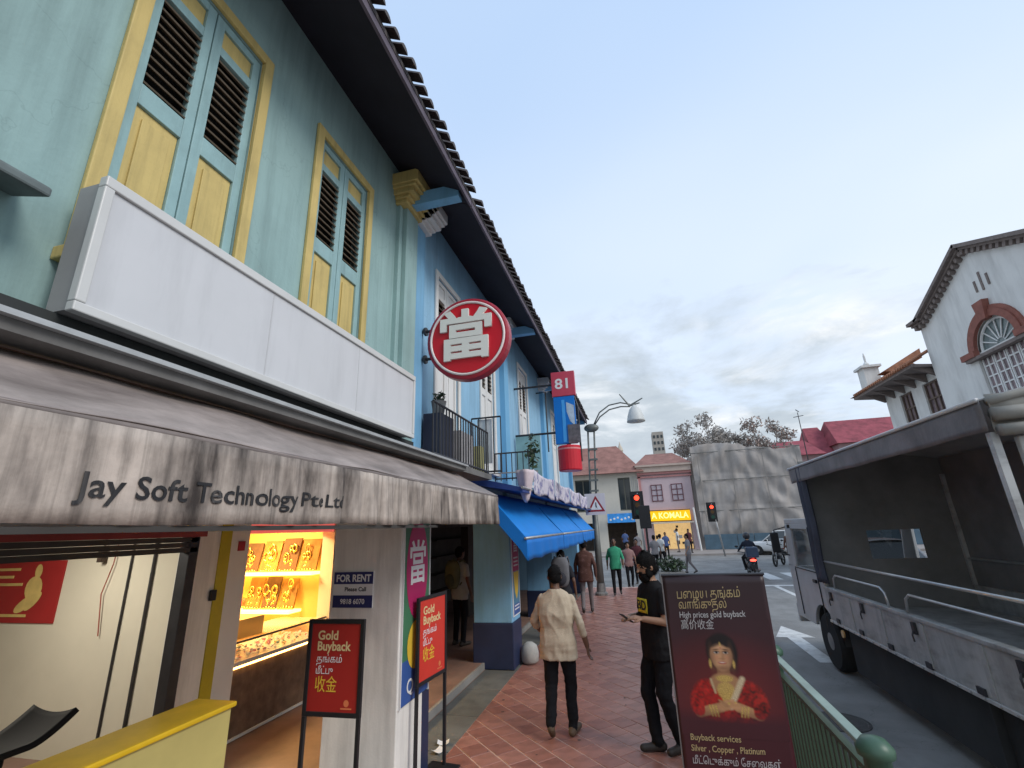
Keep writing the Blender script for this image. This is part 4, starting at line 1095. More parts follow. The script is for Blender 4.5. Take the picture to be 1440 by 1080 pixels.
# trees behind the netting
def tree(c, h, rad, label, nl=3600, s=.17, cols=None):
    th = thing('tree', c, label, 'tree', 'hazy trees behind the netting')
    c = Vector(c)
    b = MB(); b.tube([c, c + Vector((.1, 0, h * .35)), c + Vector((-.1, .1, h * .6))], [.22, .16, .1], 8)
    tips = []
    for k in range(13):
        a = k * 2.4; st = c + Vector((0, 0, h * (.4 + .018 * k)))
        e = st + Vector((math.cos(a) * rad * .75, math.sin(a) * rad * .75, h * random.uniform(.15, .36)))
        mid = st.lerp(e, .5) + Vector((0, 0, .3))
        b.tube([st, mid, e], [.08, .05, .015], 5); tips.append(e); tips.append(mid)
        for q in range(3):
            e2 = e + Vector((random.uniform(-1, 1), random.uniform(-1, 1), random.uniform(.2, 1.2))) * rad * .3
            b.tube([mid.lerp(e, .6), e2], [.03, .008], 4); tips.append(e2)
    b.build('trunk', mat('grey_bark', (.28, .25, .23), .9, .2), th)
    b = MB()
    for t_ in tips: leaves(b, t_, rad * .30, nl // len(tips), s, 2)
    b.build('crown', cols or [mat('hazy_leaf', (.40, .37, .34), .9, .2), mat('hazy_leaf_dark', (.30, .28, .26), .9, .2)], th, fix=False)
tree((6.3, 46.5, 0), 11.2, 2.4, 'sparse grey tree behind the netting next to the pink shophouse')
tree((9.0, 48, 0), 10.9, 2.1, 'thin hazy tree behind the middle of the netting')
tree((12.2, 47, 0), 10.9, 2.1, 'brownish tree behind the right part of the netting', cols=[mat('brown_leaf', (.38, .29, .25), .9, .2), MATS['hazy_leaf_dark']])
# red roofs beyond
for k, (x0, x1, y0, z0, z1, lb) in enumerate(((12.6, 16.2, 46, 7.4, 8.7, 'low red roofed house right of the netting'), (16.0, 17.9, 47, 7.2, 10.0, 'narrow gabled red house between two roofs'), (17.6, 24, 46, 8.2, 10.3, 'long purplish red roof beside the white gabled building'))):
    th = thing('distant_house', ((x0 + x1) / 2, y0, 0), lb, 'house', 'red roofed houses far down the road')
    b = MB(); b.box(x0, x1, y0 + .4, y0 + 6, 0, z0); b.build('wall', mat('dull_pink_wall', (.36, .24, .24), .8, .15, 1), th)
    hip(x0 - .2, x1 + .2, y0, y0 + 6.4, z0, z1 + .4, .5).build('roof', mat('wine_red_tiles', (.27, .06, .075), .8, .35, 1.5, .3, 10), th)
    n_ = max(1, int((x1 - x0) / 1.5))
    for q in range(n_):
        xx = x0 + (q + .5) * (x1 - x0) / n_
        b = MB(); b.box(xx - .3, xx + .3, y0 + .36, y0 + .398, z0 - 1.7, z0 - .5); b.build('window', M_GLASS, th)
AN = MB().tube([(14.2, 44, 0), (14.2, 44, 10.8)], [.07, .03], 6); AN.tube([(13.8, 44, 10.4), (14.6, 44, 10.5)], .03, 5); AN.tube([(14.2, 43.7, 10.8), (14.2, 44.3, 11.1)], .04, 5)
tag(AN.build('antenna_mast', M_METALD), 'thin antenna mast above the netting', 'mast')
# distant towers
def tower(x0, x1, y, h, label, col, nw):
    th = thing('tower_block', ((x0 + x1) / 2, y, 0), label, 'tower')
    b = MB(); b.box(x0, x1, y, y + 9, 0, h); b.build('wall', col, th)
    ww = (x1 - x0) / nw
    wm = MB().box(-ww * .28, ww * .28, -.12, -.005, -.6, .6).mesh('window', M_GLASS)
    for i in range(nw):
        for q in range(8): piece('window', wm, th, (x0 + (i + .5) * ww, y, h - 2 - q * 2.6))
    return th
tower(8.9, 13.4, 200, 38.6, 'beige apartment tower rising behind the pink shophouse', mat('tower_beige', (.36, .33, .29), .8, .1, .2), 3)
TW = thing('minaret', (-4.4, 190, 0), 'slim pale minaret behind the cream corner building', 'tower')
b = MB(); b.lathe([(1.2, 0), (1.2, 26), (1.5, 26.3), (1.5, 27), (1.0, 27.3), (1.0, 30), (1.25, 30.3), (.9, 31.5), (.4, 32.6), (.05, 34)], (-4.4, 190, 0), n=10); b.build('shaft', mat('minaret_cream', (.5, .44, .36), .8, .1, .3), TW)
b = MB(); b.box(-5.55, -5.0, 188.75, 188.79, 28, 29.4); b.build('window', M_GLASS, TW)

# ================================================================== white gabled building, right
GX = 13.0
GB = thing('gabled_building', (16, 19, 0), 'white colonial building with stepped brick gable and red arched window', 'building')
M_GWH = mat('off_white_render', (0.74, 0.74, 0.71), .8, .06, .8, .05, 30, streak=.25, sfreq=(2, 2, .3), dirt=.4, dirtcol=(.42, .41, .38), dscale=(1, 1, .3), dfreq=1.2)
M_BRK = mat('red_brick_trim', (0.26, 0.10, 0.075), .8, .2, 6)
M_COR = mat('grey_brown_cornice', (0.20, 0.165, 0.15), .8, .2, 5)
AC, AZ, AR = 19.2, 7.75, 1.25
def arch_wall():
    """front wall with the arch opening cut out: fan of quads"""
    b = MB()
    n = 24
    rin = 1.0
    inner = [(AC + rin * math.cos(math.pi * k / n), AZ + rin * math.sin(math.pi * k / n)) for k in range(n + 1)]
    prof = [(23.0, AZ), (23.0, 10.0), (22.4, 10.05), (19.15, 11.55), (15.9, 10.05), (15.3, 10.0), (15.3, AZ)]
    def gz(y):
        for (ya, za), (yb, zb) in zip(prof[1:-1], prof[2:]):
            if yb <= y <= ya and ya != yb: return za + (zb - za) * (y - ya) / (yb - ya)
        return 10.0
    ys_ = sorted(set([15.3, 15.9, AC - rin, 19.15, AC + rin, 22.4, 23.0] + [p[0] for p in inner]))
    for ya, yb in zip(ys_[:-1], ys_[1:]):
        def lo(y): return AZ + math.sqrt(max(0, rin * rin - (y - AC) ** 2)) if abs(y - AC) <= rin + 1e-6 else AZ
        b.quad((GX, ya, lo(ya)), (GX, yb, lo(yb)), (GX, yb, gz(yb)), (GX, ya, gz(ya)))
    return b
b = arch_wall()
wall_open(b, GX, GX + .35, 15.3, 23.0, 4.5, AZ, [(18.0, 20.4, 6.0, AZ - .12)])
wall_open(b, GX, GX + .35, 15.3, 23.0, 0, 4.499, [(17.2, 21.2, .02, 3.4)])
b.box(GX + .36, GX + 9, 15.3, 23, 0, 10.0)
b.build('wall', M_GWH, GB)
# gable coping with dentils
def coping(p, q, t=.22, dent=True):
    (ya, za), (yb, zb) = p, q
    d = Vector((0, yb - ya, zb - za)); L_ = d.length; d.normalize(); nrm = Vector((0, -d.z, d.y))
    if nrm.z < 0: nrm = -nrm
    c_ = Vector((GX + .15, (ya + yb) / 2, (za + zb) / 2))
    b = MB(); b.obox(c_ + nrm * .12 + Vector((-.1, 0, 0)), (.42, L_ / 2 + .1, .07), (1, 0, 0), d, nrm); b.obox(c_ + nrm * -.0 + Vector((-.08, 0, 0)), (.30, L_ / 2 + .04, .048), (1, 0, 0), d, nrm)
    co_ = b.build('gable_coping', M_COR, GB)
    n = int(L_ / .28)
    dm = MB().obox((0, 0, 0), (.10, .07, .09), (1, 0, 0), d, nrm).mesh('dentil', M_COR)
    for k in range(n):
        piece('dentil', dm, co_, Vector((GX - .10, ya, za)) + d * (k + .5) * L_ / n - nrm * .14)
coping((22.55, 10.1), (19.15, 11.62)); coping((19.15, 11.62), (15.75, 10.1)); coping((23.15, 10.08), (22.5, 10.08)); coping((15.8, 10.08), (15.15, 10.08))
# arch surround, keystone, fanlight
b = MB()
for (r0, r1, x0, m_) in ((1.02, 1.28, GX - .13, 0), (1.28, 1.42, GX - .08, 0)):
    n = 20
    for k in range(n):
        a0, a1 = math.pi * k / n, math.pi * (k + 1) / n
        pr = [(x0, AC + r0 * math.cos(a0), AZ + r0 * math.sin(a0)), (x0, AC + r1 * math.cos(a0), AZ + r1 * math.sin(a0)), (x0, AC + r1 * math.cos(a1), AZ + r1 * math.sin(a1)), (x0, AC + r0 * math.cos(a1), AZ + r0 * math.sin(a1))]
        b.prism(pr, (GX - .001 - x0, 0, 0), m_)
b.prism([(GX - .22, AC - .16, AZ + .95), (GX - .22, AC + .16, AZ + .95), (GX - .22, AC + .27, AZ + 1.65), (GX - .22, AC - .27, AZ + 1.65)], (.21, 0, 0))
b.box(GX - .2, GX - .001, AC - 1.75, AC - 1.0, AZ - .12, AZ + .1); b.box(GX - .2, GX - .001, AC + 1.0, AC + 1.75, AZ - .12, AZ + .1)
b.build('arch_surround', M_BRK, GB, fix=False)
b = MB(); b.box(GX - .16, GX + .1, AC - 1.6, AC + 1.6, AZ - .24, AZ - .121); b.build('window_band', M_COR, GB)
b = MB(); b.poly([(GX + .12, AC + .98 * math.cos(math.pi * k / 20), AZ + .98 * math.sin(math.pi * k / 20)) for k in range(21)]); fl = b.build('fanlight', mat('greenish_glass', (.16, .20, .20), .15, .2, 4), GB)
b = MB()
for k in range(1, 8):
    a = math.pi * k / 8; b.tube([(GX + .09, AC + .2 * math.cos(a), AZ + .2 * math.sin(a)), (GX + .09, AC + .98 * math.cos(a), AZ + .98 * math.sin(a))], .025, 5)
b.tube([(GX + .08, AC + .93 * math.cos(math.pi * k / 20), AZ + .93 * math.sin(math.pi * k / 20)) for k in range(21)], .05, 6)
b.build('glazing_bar', M_WHITE, fl)
for k in range(4):
    y0 = 18.02 + k * .595
    b = MB(); b.box(GX + .12, GX + .16, y0, y0 + .55, 6.0, AZ - .25); wo = b.build('window', mat('mauve_pane', (.20, .15, .16), .3, .4, 3), GB)
    b = MB()
    for q in (0, .25, .5): b.box(GX + .08, GX + .119, y0 + q, y0 + q + .05, 6.0, AZ - .25)
    for q in (0, .4, .8, 1.2): b.box(GX + .085, GX + .118, y0 + .051, y0 + .499, 6.0 + q, 6.05 + q)
    b.build('window_bars', M_WHITE, wo)
for dy_, h_ in ((-.32, .5), (0, .72), (.32, .5)):
    b = MB(); b.box(GX - .03, GX - .002, 18.95 + dy_ - .045, 18.95 + dy_ + .045, 9.75 + (.72 - h_) * .3, 9.75 + h_); b.build('slot', M_COR, GB)
# lower wing with bracketed tiled roof
b = MB(); wall_open(b, GX + .3, GX + .6, 23.0, 28.0, 4.5, 8.1, [(23.5, 24.7, 6.3, 7.75), (25.6, 26.7, 6.3, 7.75)])
wall_open(b, GX + .3, GX + .6, 23.0, 28.0, 0, 4.499, [(24, 27, .02, 3.3)]); b.box(GX + .61, GX + 9, 23.001, 28, 0, 8.1); b.build('wing_wall', M_GWH, GB)
for y0, y1 in ((23.5, 24.7), (25.6, 26.7)):
    b = MB(); b.box(GX + .45, GX + .5, y0, y1, 6.3, 7.75); wo = b.build('window', MATS['mauve_pane'], GB)
    b = MB()
    for q in range(4): b.box(GX + .38, GX + .449, y0 + q * (y1 - y0 - .07) / 3, y0 + q * (y1 - y0 - .07) / 3 + .07, 6.3, 7.75)
    for q in range(3): b.box(GX + .39, GX + .448, y0 + .001, y1 - .001, 6.3 + q * .69, 6.37 + q * .69)
    b.build('window_bars', mat('brown_bars', (.14, .10, .08), .6), wo)
b = MB()
b.prism([(GX - .75, 23.001, 8.22), (GX + .6, 23.001, 8.12), (GX + .6, 23.001, 8.2), (GX - .75, 23.001, 8.36)], (0, 5.9, 0)); b.build('eave', M_COR, GB)
wr = MB(); wr.add([(GX - .85, 23.001, 8.37), (GX - .85, 29.1, 8.37), (GX + 2, 28.2, 9.9), (GX + 2, 23.001, 9.9), (GX + 5, 29.1, 8.37)], [(0, 1, 2, 3), (1, 4, 2)])
wro = wr.build('wing_roof', mat('orange_red_tiles', (.36, .17, .10), .8, .35, 4, .3, 12), GB)
d = Vector((2.85, 0, 1.53)).normalized()
rt = MB().tube([(0, 0, 0), tuple(d * 3.1)], .07, 6).mesh('roof_tile', MATS['orange_red_tiles'])
for k in range(26): piece('roof_tile', rt, wro, (GX - .87, 23.15 + k * .215, 8.40))
bk = MB().prism([(GX - .6, 0, 8.2), (GX + .29, 0, 8.13), (GX + .29, 0, 7.75), (GX + .1, 0, 7.85)], (0, .14, 0)).mesh('eave_bracket', M_COR)
for k in range(6): piece('eave_bracket', bk, GB, (0, 23.2 + k * .95, 0))
b = MB(); b.box(GX - .6, GX + .1, 27.4, 28.1, 8.6, 9.6); b.box(GX - .72, GX + .22, 27.28, 28.22, 9.6, 9.72); b.lathe([(.12, 0), (.16, .15), (.05, .3), (.06, .6), (.02, .8)], (GX - .25, 27.75, 9.72), n=8); b.build('finial', M_GWH, GB)
b = MB(); b.prism([(GX - .3, 26.2, 9.0), (GX + 1.5, 26.2, 10.0), (GX + 1.5, 26.2, 9.5), (GX + .3, 26.2, 8.9)], (0, .7, 0)); b.build('ridge_cap', MATS['orange_red_tiles'], GB)

# ================================================================== street furniture
M_POLE = mat('grey_green_pole', (0.16, 0.17, 0.16), .5, .15, 5, metal=.3)
SLP = thing('street_lamp', (-1.42, 16.2, 0), 'street lamp on twin posts with curved arm and bell shade', 'street lamp')
b = MB()
for dx_ in (-.09, .09): b.tube([(-1.42 + dx_, 16.2, 2.9), (-1.30 + dx_ * 1.2, 16.2, 5.3)], .032, 8)
b.tube([(-1.42, 16.2, 0), (-1.42, 16.2, 3.0)], [.12, .09], 12); b.build('post', M_POLE, SLP, smooth=True)
b = MB(); b.lathe([(.2, 0), (.2, .06), (.15, .1), (.13, .35)], (-1.42, 16.2, 0), n=16); b.build('foot', M_CONC, SLP)
b = MB(); b.ell((-1.28, 16.2, 5.38), (.26, .14, .15), 12, 8); b.build('hub', M_POLE, SLP, smooth=True)
for k in range(5):
    b = MB(); b.box(-1.52 + .02 * k, -1.22 + .02 * k, 16.15, 16.25, 3.2 + k * .35, 3.26 + k * .35); b.build('spacer', M_POLE, SLP)
for dz in (0, .16):
    b = MB(); b.tube([(-1.2, 16.2, 5.42 + dz * .3), (-.95, 16.2, 5.75 + dz), (-.6, 16.2, 5.98 + dz), (-.2, 16.2, 6.05 + dz * .9), (.12, 16.2, 6.02 + dz * .5)], .025, 6); b.build('arm', M_POLE, SLP, smooth=True)
for (a_, e_) in (((.1, 6.05), (-.2, 6.5)), ((.1, 6.05), (.56, 6.28)), ((.1, 6.05), (.45, 6.12))):
    b = MB(); b.tube([(a_[0], 16.2, a_[1]), (e_[0], 16.2, e_[1])], [.035, .02], 6); b.build('spike', M_POLE, SLP)
b = MB(); b.lathe([(.31, -.55), (.30, -.50), (.27, -.35), (.19, -.12), (.10, -.02), (.05, .04)], (.26, 16.2, 6.02), n=20); b.build('lamp_shade', mat('pale_lamp_shade', (.55, .56, .54), .5, .06), SLP, smooth=True)
WS = thing('warning_sign', (-1.33, 15.9, 2.44), 'white square board with red pedestrian warning triangle on the lamp post', 'road sign')
b = MB(); b.box(-1.68, -1.02, 15.9, 15.92, 2.44, 3.12); b.build('board', mat('sign_pale', (.62, .58, .60), .5, .05), WS)
def tri(s, y, cx=-1.33, cz=2.73):
    return [(cx - .30 * s, y, cz - .2 * s), (cx + .30 * s, y, cz - .2 * s), (cx, y, cz + .34 * s)]
b = MB(); b.poly(tri(.95, 15.897)); b.build('triangle', mat('sign_dark_red', (.30, .02, .03), .5), WS)
b = MB(); b.poly(tri(.62, 15.894, cz=2.725)); b.build('triangle_field', M_PRW, WS)
b = MB(); b.poly([(-1.345, 15.891, 2.67), (-1.36, 15.891, 2.62), (-1.33, 15.891, 2.69), (-1.29, 15.891, 2.62), (-1.31, 15.891, 2.73), (-1.31, 15.891, 2.78), (-1.35, 15.891, 2.78)]); b.ell((-1.33, 15.891, 2.81), (.025, .001, .025), 8, 5); b.build('walking_figure', M_BLK, WS, fix=False)
b = MB(); b.box(-1.36, -1.30, 15.921, 16.1, 2.9, 2.96); b.build('clamp', M_POLE, WS)
def traffic_light(x, y, z, label, sc_=1.0, pole_dx=0.0, lit='red'):
    th = thing('traffic_light', (x, y, 0), label, 'traffic light', 'traffic lights at the junction')
    b = MB(); b.tube([(x + .05 + pole_dx, y + .15, -.1), (x + .05, y + .15, z + .5)], .055, 10); b.build('pole', M_METAL, th, smooth=True)
    b = MB(); b.box(x - .17, x + .17, y - .12, y + .10, z - .55, z + .45); b.build('housing', M_BLACK, th, bevel=.02)
    b = MB(); b.box(x - .30, x + .30, y + .101, y + .115, z - .68, z + .58); b.build('backboard', M_BLACK, th)
    b = MB(); b.box(x - .16, x + .16, y - .30, y - .121, z + .40, z + .42); b.build('visor', M_BLACK, th)
    for k, (nm, colr, e) in enumerate((('red_lamp', (.9, .04, .02), 2.6), ('amber_lamp', (.08, .04, .01), 0), ('green_lamp', (.01, .06, .04), 0))):
        b = MB(); b.lathe([(.115, -.02), (.115, 0)], (x, y - .122, z + .27 - k * .32), 'Y', 16); b.build(nm, mat('signal_' + nm, colr, .3, 0, emit=e, emitcol=(1, .05, .02)), th)
    return th
traffic_light(-.02, 23.0, 3.0, 'black traffic light showing red in front of the pink shophouse', pole_dx=.1)
traffic_light(4.75, 34.5, 2.75, 'traffic light showing red in front of the grey netting', pole_dx=.35)
b = MB(); b.tube([(.25, 22.6, -.02), (.25, 22.6, 1.9)], .05, 8); b.box(.0, .5, 22.5, 22.6, 1.9, 2.9)
tag(b.build('control_cabinet', M_BLACK, bevel=.02), 'dark signal control box beside the nearer traffic light', 'box')
b = MB(); b.tube([(4.35, 40.2, 0), (4.2, 40.2, 3.2)], .07, 8)
tag(b.build('corner_post', M_WHITE), 'white post at the corner of the pink shophouse', 'post')
# stone ball bollard by the blue column
b = MB(); b.lathe([(.10, 0), (.14, .04), (.145, .16), (.12, .26), (.05, .31)], (-1.98, 8.35, 0), n=20)
tag(b.build('bollard', mat('pale_stone', (.42, .41, .38), .8, .15, 8, .2, 40), smooth=True), 'short pale stone bollard at the foot of the blue column', 'bollard')
# scraps of litter
for k, (x, y, a, lb) in enumerate(((-2.22, 5.3, .3, 'white paper scrap on the drain cover, farther one'), (-2.2, 5.12, 1.2, 'white paper scrap on the drain cover, nearer one'))):
    b = MB(); c_, s_ = math.cos(a), math.sin(a)
    b.grid(lambda u, v: (x + (u - .5) * .12 * c_ - (v - .5) * .08 * s_, y + (u - .5) * .12 * s_ + (v - .5) * .08 * c_, .004 + .02 * (u - .5) ** 2 * 4 + .008 * v), 4, 4)
    tag(b.build('paper_scrap', M_PRW, solid=.001), lb, 'litter', 'paper scraps')

# ================================================================== green pedestrian railing
FN = thing('pedestrian_railing', (.97, 4.4, 0), 'dark green pedestrian railing with pale green top rail along the kerb', 'railing')
M_FG = mat('dark_green_paint', (0.045, 0.075, 0.045), .45, .2, 6, dirt=.3, dirtcol=(.09, .09, .06))
M_FGP = mat('pale_green_rail', (0.26, 0.34, 0.29), .4, .15, 7, dirt=.3, dirtcol=(.14, .17, .14))
F0, F1, FXX = 2.92, 6.4, .93
b = MB(); b.box(FXX - .028, FXX + .028, F0, F1, 1.035, 1.062); b.build('top_rail', M_FGP, FN, bevel=.006)
b = MB(); b.box(FXX - .02, FXX + .02, F0, F1, .12, .15); b.box(FXX - .02, FXX + .02, F0, F1, .93, .955); b.build('rail', M_FG, FN)
bm_ = MB().box(-.007, .007, -.016, .016, .151, .929).mesh('bar', M_FG)
n_ = int((F1 - F0) / .085)
for k in range(n_): piece('bar', bm_, FN, (FXX, F0 + .05 + k * (F1 - F0) / n_, 0))
for y in (2.87, 4.65, 6.42):
    b = MB(); b.lathe([(.055, 0), (.055, 1.04), (.075, 1.05), (.078, 1.08), (.05, 1.115), (.01, 1.125)], (FXX, y, 0), n=16); b.build('post', mat('post_green', (.06, .12, .08), .4, .15), FN, smooth=True)

# ================================================================== gold buyback roll-up banner
BN = thing('rollup_banner', (.36, 3.0, 0), 'tall maroon banner stand with portrait of a woman in red sari', 'banner')
BT = Vector((.09, 3.02, 1.81)); BTR = Vector((.618, 2.98, 1.815))
br = (BTR - BT).normalized(); bu = Vector((.018, .0, 1)).normalized(); bnrm = br.cross(bu).normalized()
BWD, BHT = (BTR - BT).length, 1.78
def bp(u, v, d=0.0):
    """u 0..1 across, v 0..1 down from the top"""
    w_ = .007 * noise.noise(Vector((u * 2.2, v * 3, 1.5))) + .006 * math.sin(v * 3 + u * 2)
    return BT + br * (u * BWD + v * .02) - bu * (v * BHT) + bnrm * (w_ + d)
def banner_mat():
    mt = mat('banner_maroon', (0.075, 0.020, 0.026), .42, .06, 3)
    t = mt.node_tree; bs_ = t.nodes['Principled BSDF']
    tcn = t.nodes.new('ShaderNodeTexCoord'); sp = t.nodes.new('ShaderNodeSeparateXYZ'); t.links.new(tcn.outputs['Object'], sp.inputs[0])
    rp = t.nodes.new('ShaderNodeValToRGB'); e = rp.color_ramp.elements
    mr = t.nodes.new('ShaderNodeMapRange'); mr.inputs[1].default_value = 0.0; mr.inputs[2].default_value = 1.85
    t.links.new(sp.outputs['Z'], mr.inputs[0]); t.links.new(mr.outputs[0], rp.inputs[0])
    e[0].position, e[0].color = 0.25, (.052, .006, .008, 1)
    e[1].position, e[1].color = 0.95, (.030, .015, .018, 1)
    q = e.new(.62); q.color = (.055, .011, .016, 1)
    t.links.new(rp.outputs[0], bs_.inputs['Base Color'])
    return mt
b = MB(); b.grid(lambda u, v: bp(u, v), 24, 40); b.build('fabric', banner_mat(), BN, smooth=True, solid=.002)
b = MB(); b.tube([bp(-.01, -.001), bp(1.01, -.001)], .007, 8); b.build('top_bar', M_METALD, BN)
b = MB(); b.tube([bp(-.004, 0, -.006), bp(-.004, 1, -.006)], .006, 6); b.build('side_edge', mat('banner_edge_grey', (.30, .28, .28), .5), BN)
b = MB(); b.tube([bp(.5, 0, -.03), (.40, 3.06, .03)], .012, 8); b.build('rear_pole', M_METAL, BN)
b = MB(); b.box(.05, .70, 2.92, 3.10, .0, .06); b.build('base', M_METAL, BN, bevel=.01)
tb = (tuple(br), tuple(bu))
def on_banner(p):
    q = p.copy()
    for i in range(len(q)):
        r_ = Vector(p[i]) - BT
        v_ = -r_.dot(bu) / BHT; u_ = (r_.dot(br) - v_ * .02) / BWD
        q[i] = bp(u_, v_, .0035)
    return q
for s, u, v, sz, m_, wf, bo in (('ப\u0bc8ழய தங்கம்', .13, .058, .068, M_CREAM, .62, .0012), ('வாங்குதல்', .14, .088, .062, M_CREAM, .47, .0012), ('High prices gold buyback', .14, .117, .044, M_PRW, .64, .0004), ('高价收金', .145, .146, .054, M_PRW, .32, .001),
                             ('Buyback services', .13, .443, .040, M_CREAM, .46, .0004), ('Silver , Copper , Platinum', .13, .470, .040, M_CREAM, .66, .0004), ('மீட்\u0bc6டுக்கும் \u0bc7ச\u0bc8வகள்', .13, .500, .045, M_PRW, .78, .0006)):
    text(s, 'lettering', m_, BN, tuple(bp(u, v, .004)), tb[0], tb[1], sz, .0004, bo, 'LEFT', width=wf * BWD, bend=on_banner)
# printed portrait: a sheet of flat print on the fabric, colours per vertex
def portrait():
    nu, nv = 130, 150
    u0, u1, v0, v1 = .02, .98, .125, .435
    uu, vv = np.meshgrid(np.linspace(u0, u1, nu + 1), np.linspace(v0, v1, nv + 1))
    x = (uu.ravel() - .485) * BWD; y = (vv.ravel() - .222) * BHT
    x, y = x / 1.22, y / 1.13
    bgc = np.stack([np.interp(vv.ravel(), [0, .38, .8, 1], q) for q in ((.030, .055, .052, .052), (.015, .011, .006, .006), (.018, .016, .008, .008))], 1)
    C = bgc.copy()
    def ss(d, w): return np.clip(.5 - d / (2 * w), 0, 1)
    def put(mask, col, op=1.0):
        m_ = (mask * op)[:, None]
        C[:] = C * (1 - m_) + np.array(col) * m_ if not isinstance(col, np.ndarray) else C * (1 - m_) + col * m_
    def E(cx, cy, rx, ry, rot=0, w=.003):
        dx, dy = x - cx, y - cy
        a, b_ = dx * math.cos(rot) + dy * math.sin(rot), -dx * math.sin(rot) + dy * math.cos(rot)
        q = np.sqrt((a / rx) ** 2 + (b_ / ry) ** 2)
        return ss((q - 1) * min(rx, ry), w)
    def Cp(a, b_, r, w=.003):
        ax, ay = a; dx, dy = b_[0] - ax, b_[1] - ay
        t = np.clip(((x - ax) * dx + (y - ay) * dy) / (dx * dx + dy * dy), 0, 1)
        return ss(np.hypot(x - ax - t * dx, y - ay - t * dy) - r, w)
    nz_ = np.array([noise.noise(Vector((a * 90, b_ * 90, 0))) for a, b_ in zip(x, y)])
    nf_ = np.array([noise.noise(Vector((a * 260, b_ * 260, 3))) for a, b_ in zip(x, y)])
    put(E(0, .17, .20, .16, w=.12), (.17, .018, .016), .7)
    put(E(.004, -.010, .064, .082, w=.006), (.010, .007, .007)); put(E(.040, .030, .020, .045, -.2, .010), (.012, .008, .008), .8)
    put(Cp((0, .06), (0, .12), .026), (.25, .115, .055))
    fold = np.clip(.5 + 1.1 * np.array([noise.noise(Vector((a * 38 + b_ * 16, b_ * 22 - a * 10, 6))) for a, b_ in zip(x, y)]), 0, 1)
    red = np.stack([np.clip(.20 + .22 * fold + .22 * nz_ - .6 * np.abs(x) + .1 * (x < 0), .05, .7), .008 + .012 * fold, .006 + .008 * fold], 1)
    put(E(-.094, .185, .052, .080, .35, .006), red); put(E(.100, .185, .056, .080, -.35, .006), red); put(E(0, .225, .115, .095, 0, .01), red * .85)
    put(E(0, .118, .060, .042, 0, .004), (.36, .18, .085))
    gold = np.stack([.50 + .3 * nf_, .33 + .2 * nf_, .09 + .06 * nf_], 1)
    put(E(0, .100, .034, .014, 0, .003), gold); put(E(.0, .150, .036, .036, 0, .005), gold, .9); put(E(0, .185, .020, .026, 0, .004), gold, .9)
    put(Cp((.070, .100), (.010, .215), .011, .005), np.stack([.54 + .2 * nf_, .42 + .18 * nf_, .26 + .12 * nf_], 1)); put(Cp((-.056, .105), (-.044, .16), .004), np.stack([.50 + .1 * nf_, .36 + .1 * nf_, .2 + .1 * nf_], 1))
    sh_ = np.clip(1.12 - 7.0 * np.abs(x + .010) - 2.0 * np.maximum(0, y - .02) + .25 * nz_ * .2, .42, 1.12)
    skin = np.stack([.50 * sh_, .265 * sh_, .135 * sh_], 1)
    put(E(0, .004, .045, .062, 0, .004), skin); put(E(0, .030, .034, .040, 0, .005), skin)
    put(E(-.024, -.052, .034, .020, -.45, .005), (.010, .007, .007)); put(E(.026, -.052, .034, .020, .45, .005), (.010, .007, .007))
    put(E(0, -.058, .05, .016, 0, .005), (.010, .007, .007)); put(E(0, -.042, .0035, .010, 0, .0015), gold)
    for sx in (-1, 1):
        put(E(sx * .0185, -.009, .0125, .0072, 0, .004), (.16, .07, .035), .8)
        put(E(sx * .0185, -.008, .0105, .0048, 0, .0015), (.50, .44, .38)); put(E(sx * .0185 + .001, -.008, .0050, .0048, 0, .0012), (.012, .008, .006))
        put(E(sx * .0185, -.0115, .0115, .0022, 0, .0012), (.012, .008, .006))
        put(E(sx * .024, .014, .011, .009, 0, .008), (.50, .20, .11), .5)
        put(E(sx * .040, .020, .008, .04, 0, .010), (.17, .075, .04), .6)
    put(E(0, .058, .03, .008, 0, .008), (.15, .065, .035), .7); put(E(-.006, -.030, .016, .010, 0, .01), (.60, .34, .19), .5)
    put(E(-.019, -.021, .012, .0022, -.12, .0018), (.03, .015, .01)); put(E(.020, -.021, .012, .0022, .12, .0018), (.03, .015, .01))
    put(E(.006, .008, .005, .014, 0, .005), (.30, .14, .065), .6); put(E(0, .018, .010, .0035, 0, .003), (.28, .13, .06), .6)
    put(E(0, .0345, .016, .0058, 0, .002), (.36, .06, .045)); put(E(0, .0335, .011, .002, 0, .0012), (.66, .58, .50))
    put(E(0, -.028, .002, .002, 0, .0012), (.4, .02, .02))
    put(E(-.049, .040, .0055, .018, 0, .002), gold); put(E(.046, .040, .005, .016, 0, .002), gold)
    arm = np.stack([.42 + .05 * nz_, .215 + .03 * nz_, .10 + .02 * nz_], 1)
    put(Cp((-.118, .245), (-.030, .218), .019), arm); put(Cp((.118, .245), (.040, .215), .019), arm)
    put(Cp((-.120, .20), (-.120, .235), .024), red); put(Cp((.122, .20), (.122, .235), .025), red)
    for k in range(3):
        put(Cp((-.075 + k * .012, .214), (-.068 + k * .012, .254), .0035, .002), gold); put(Cp((.078 - k * .012, .214), (.071 - k * .012, .252), .0035, .002), gold)
    put(E(-.008, .212, .034, .017, -.35, .003), arm * 1.08); put(E(.020, .206, .034, .016, .4, .003), arm * 1.15)
    for k in range(4):
        put(Cp((-.015 + k * .006, .206 - k * .004), (.022 + k * .004, .186 + k * .008), .0036, .002), arm * (1.25 - .1 * (k % 2)))
        put(Cp((-.012 + k * .005, .214), (-.034 + k * .006, .190 + k * .002), .0034, .002), arm * (.85 + .1 * (k % 2)))
    put(E(.004, .200, .006, .005, 0, .002), gold); put(E(.03, .196, .004, .004, 0, .002), gold)
    fade = np.clip((y - .225) / .055, 0, 1)[:, None]
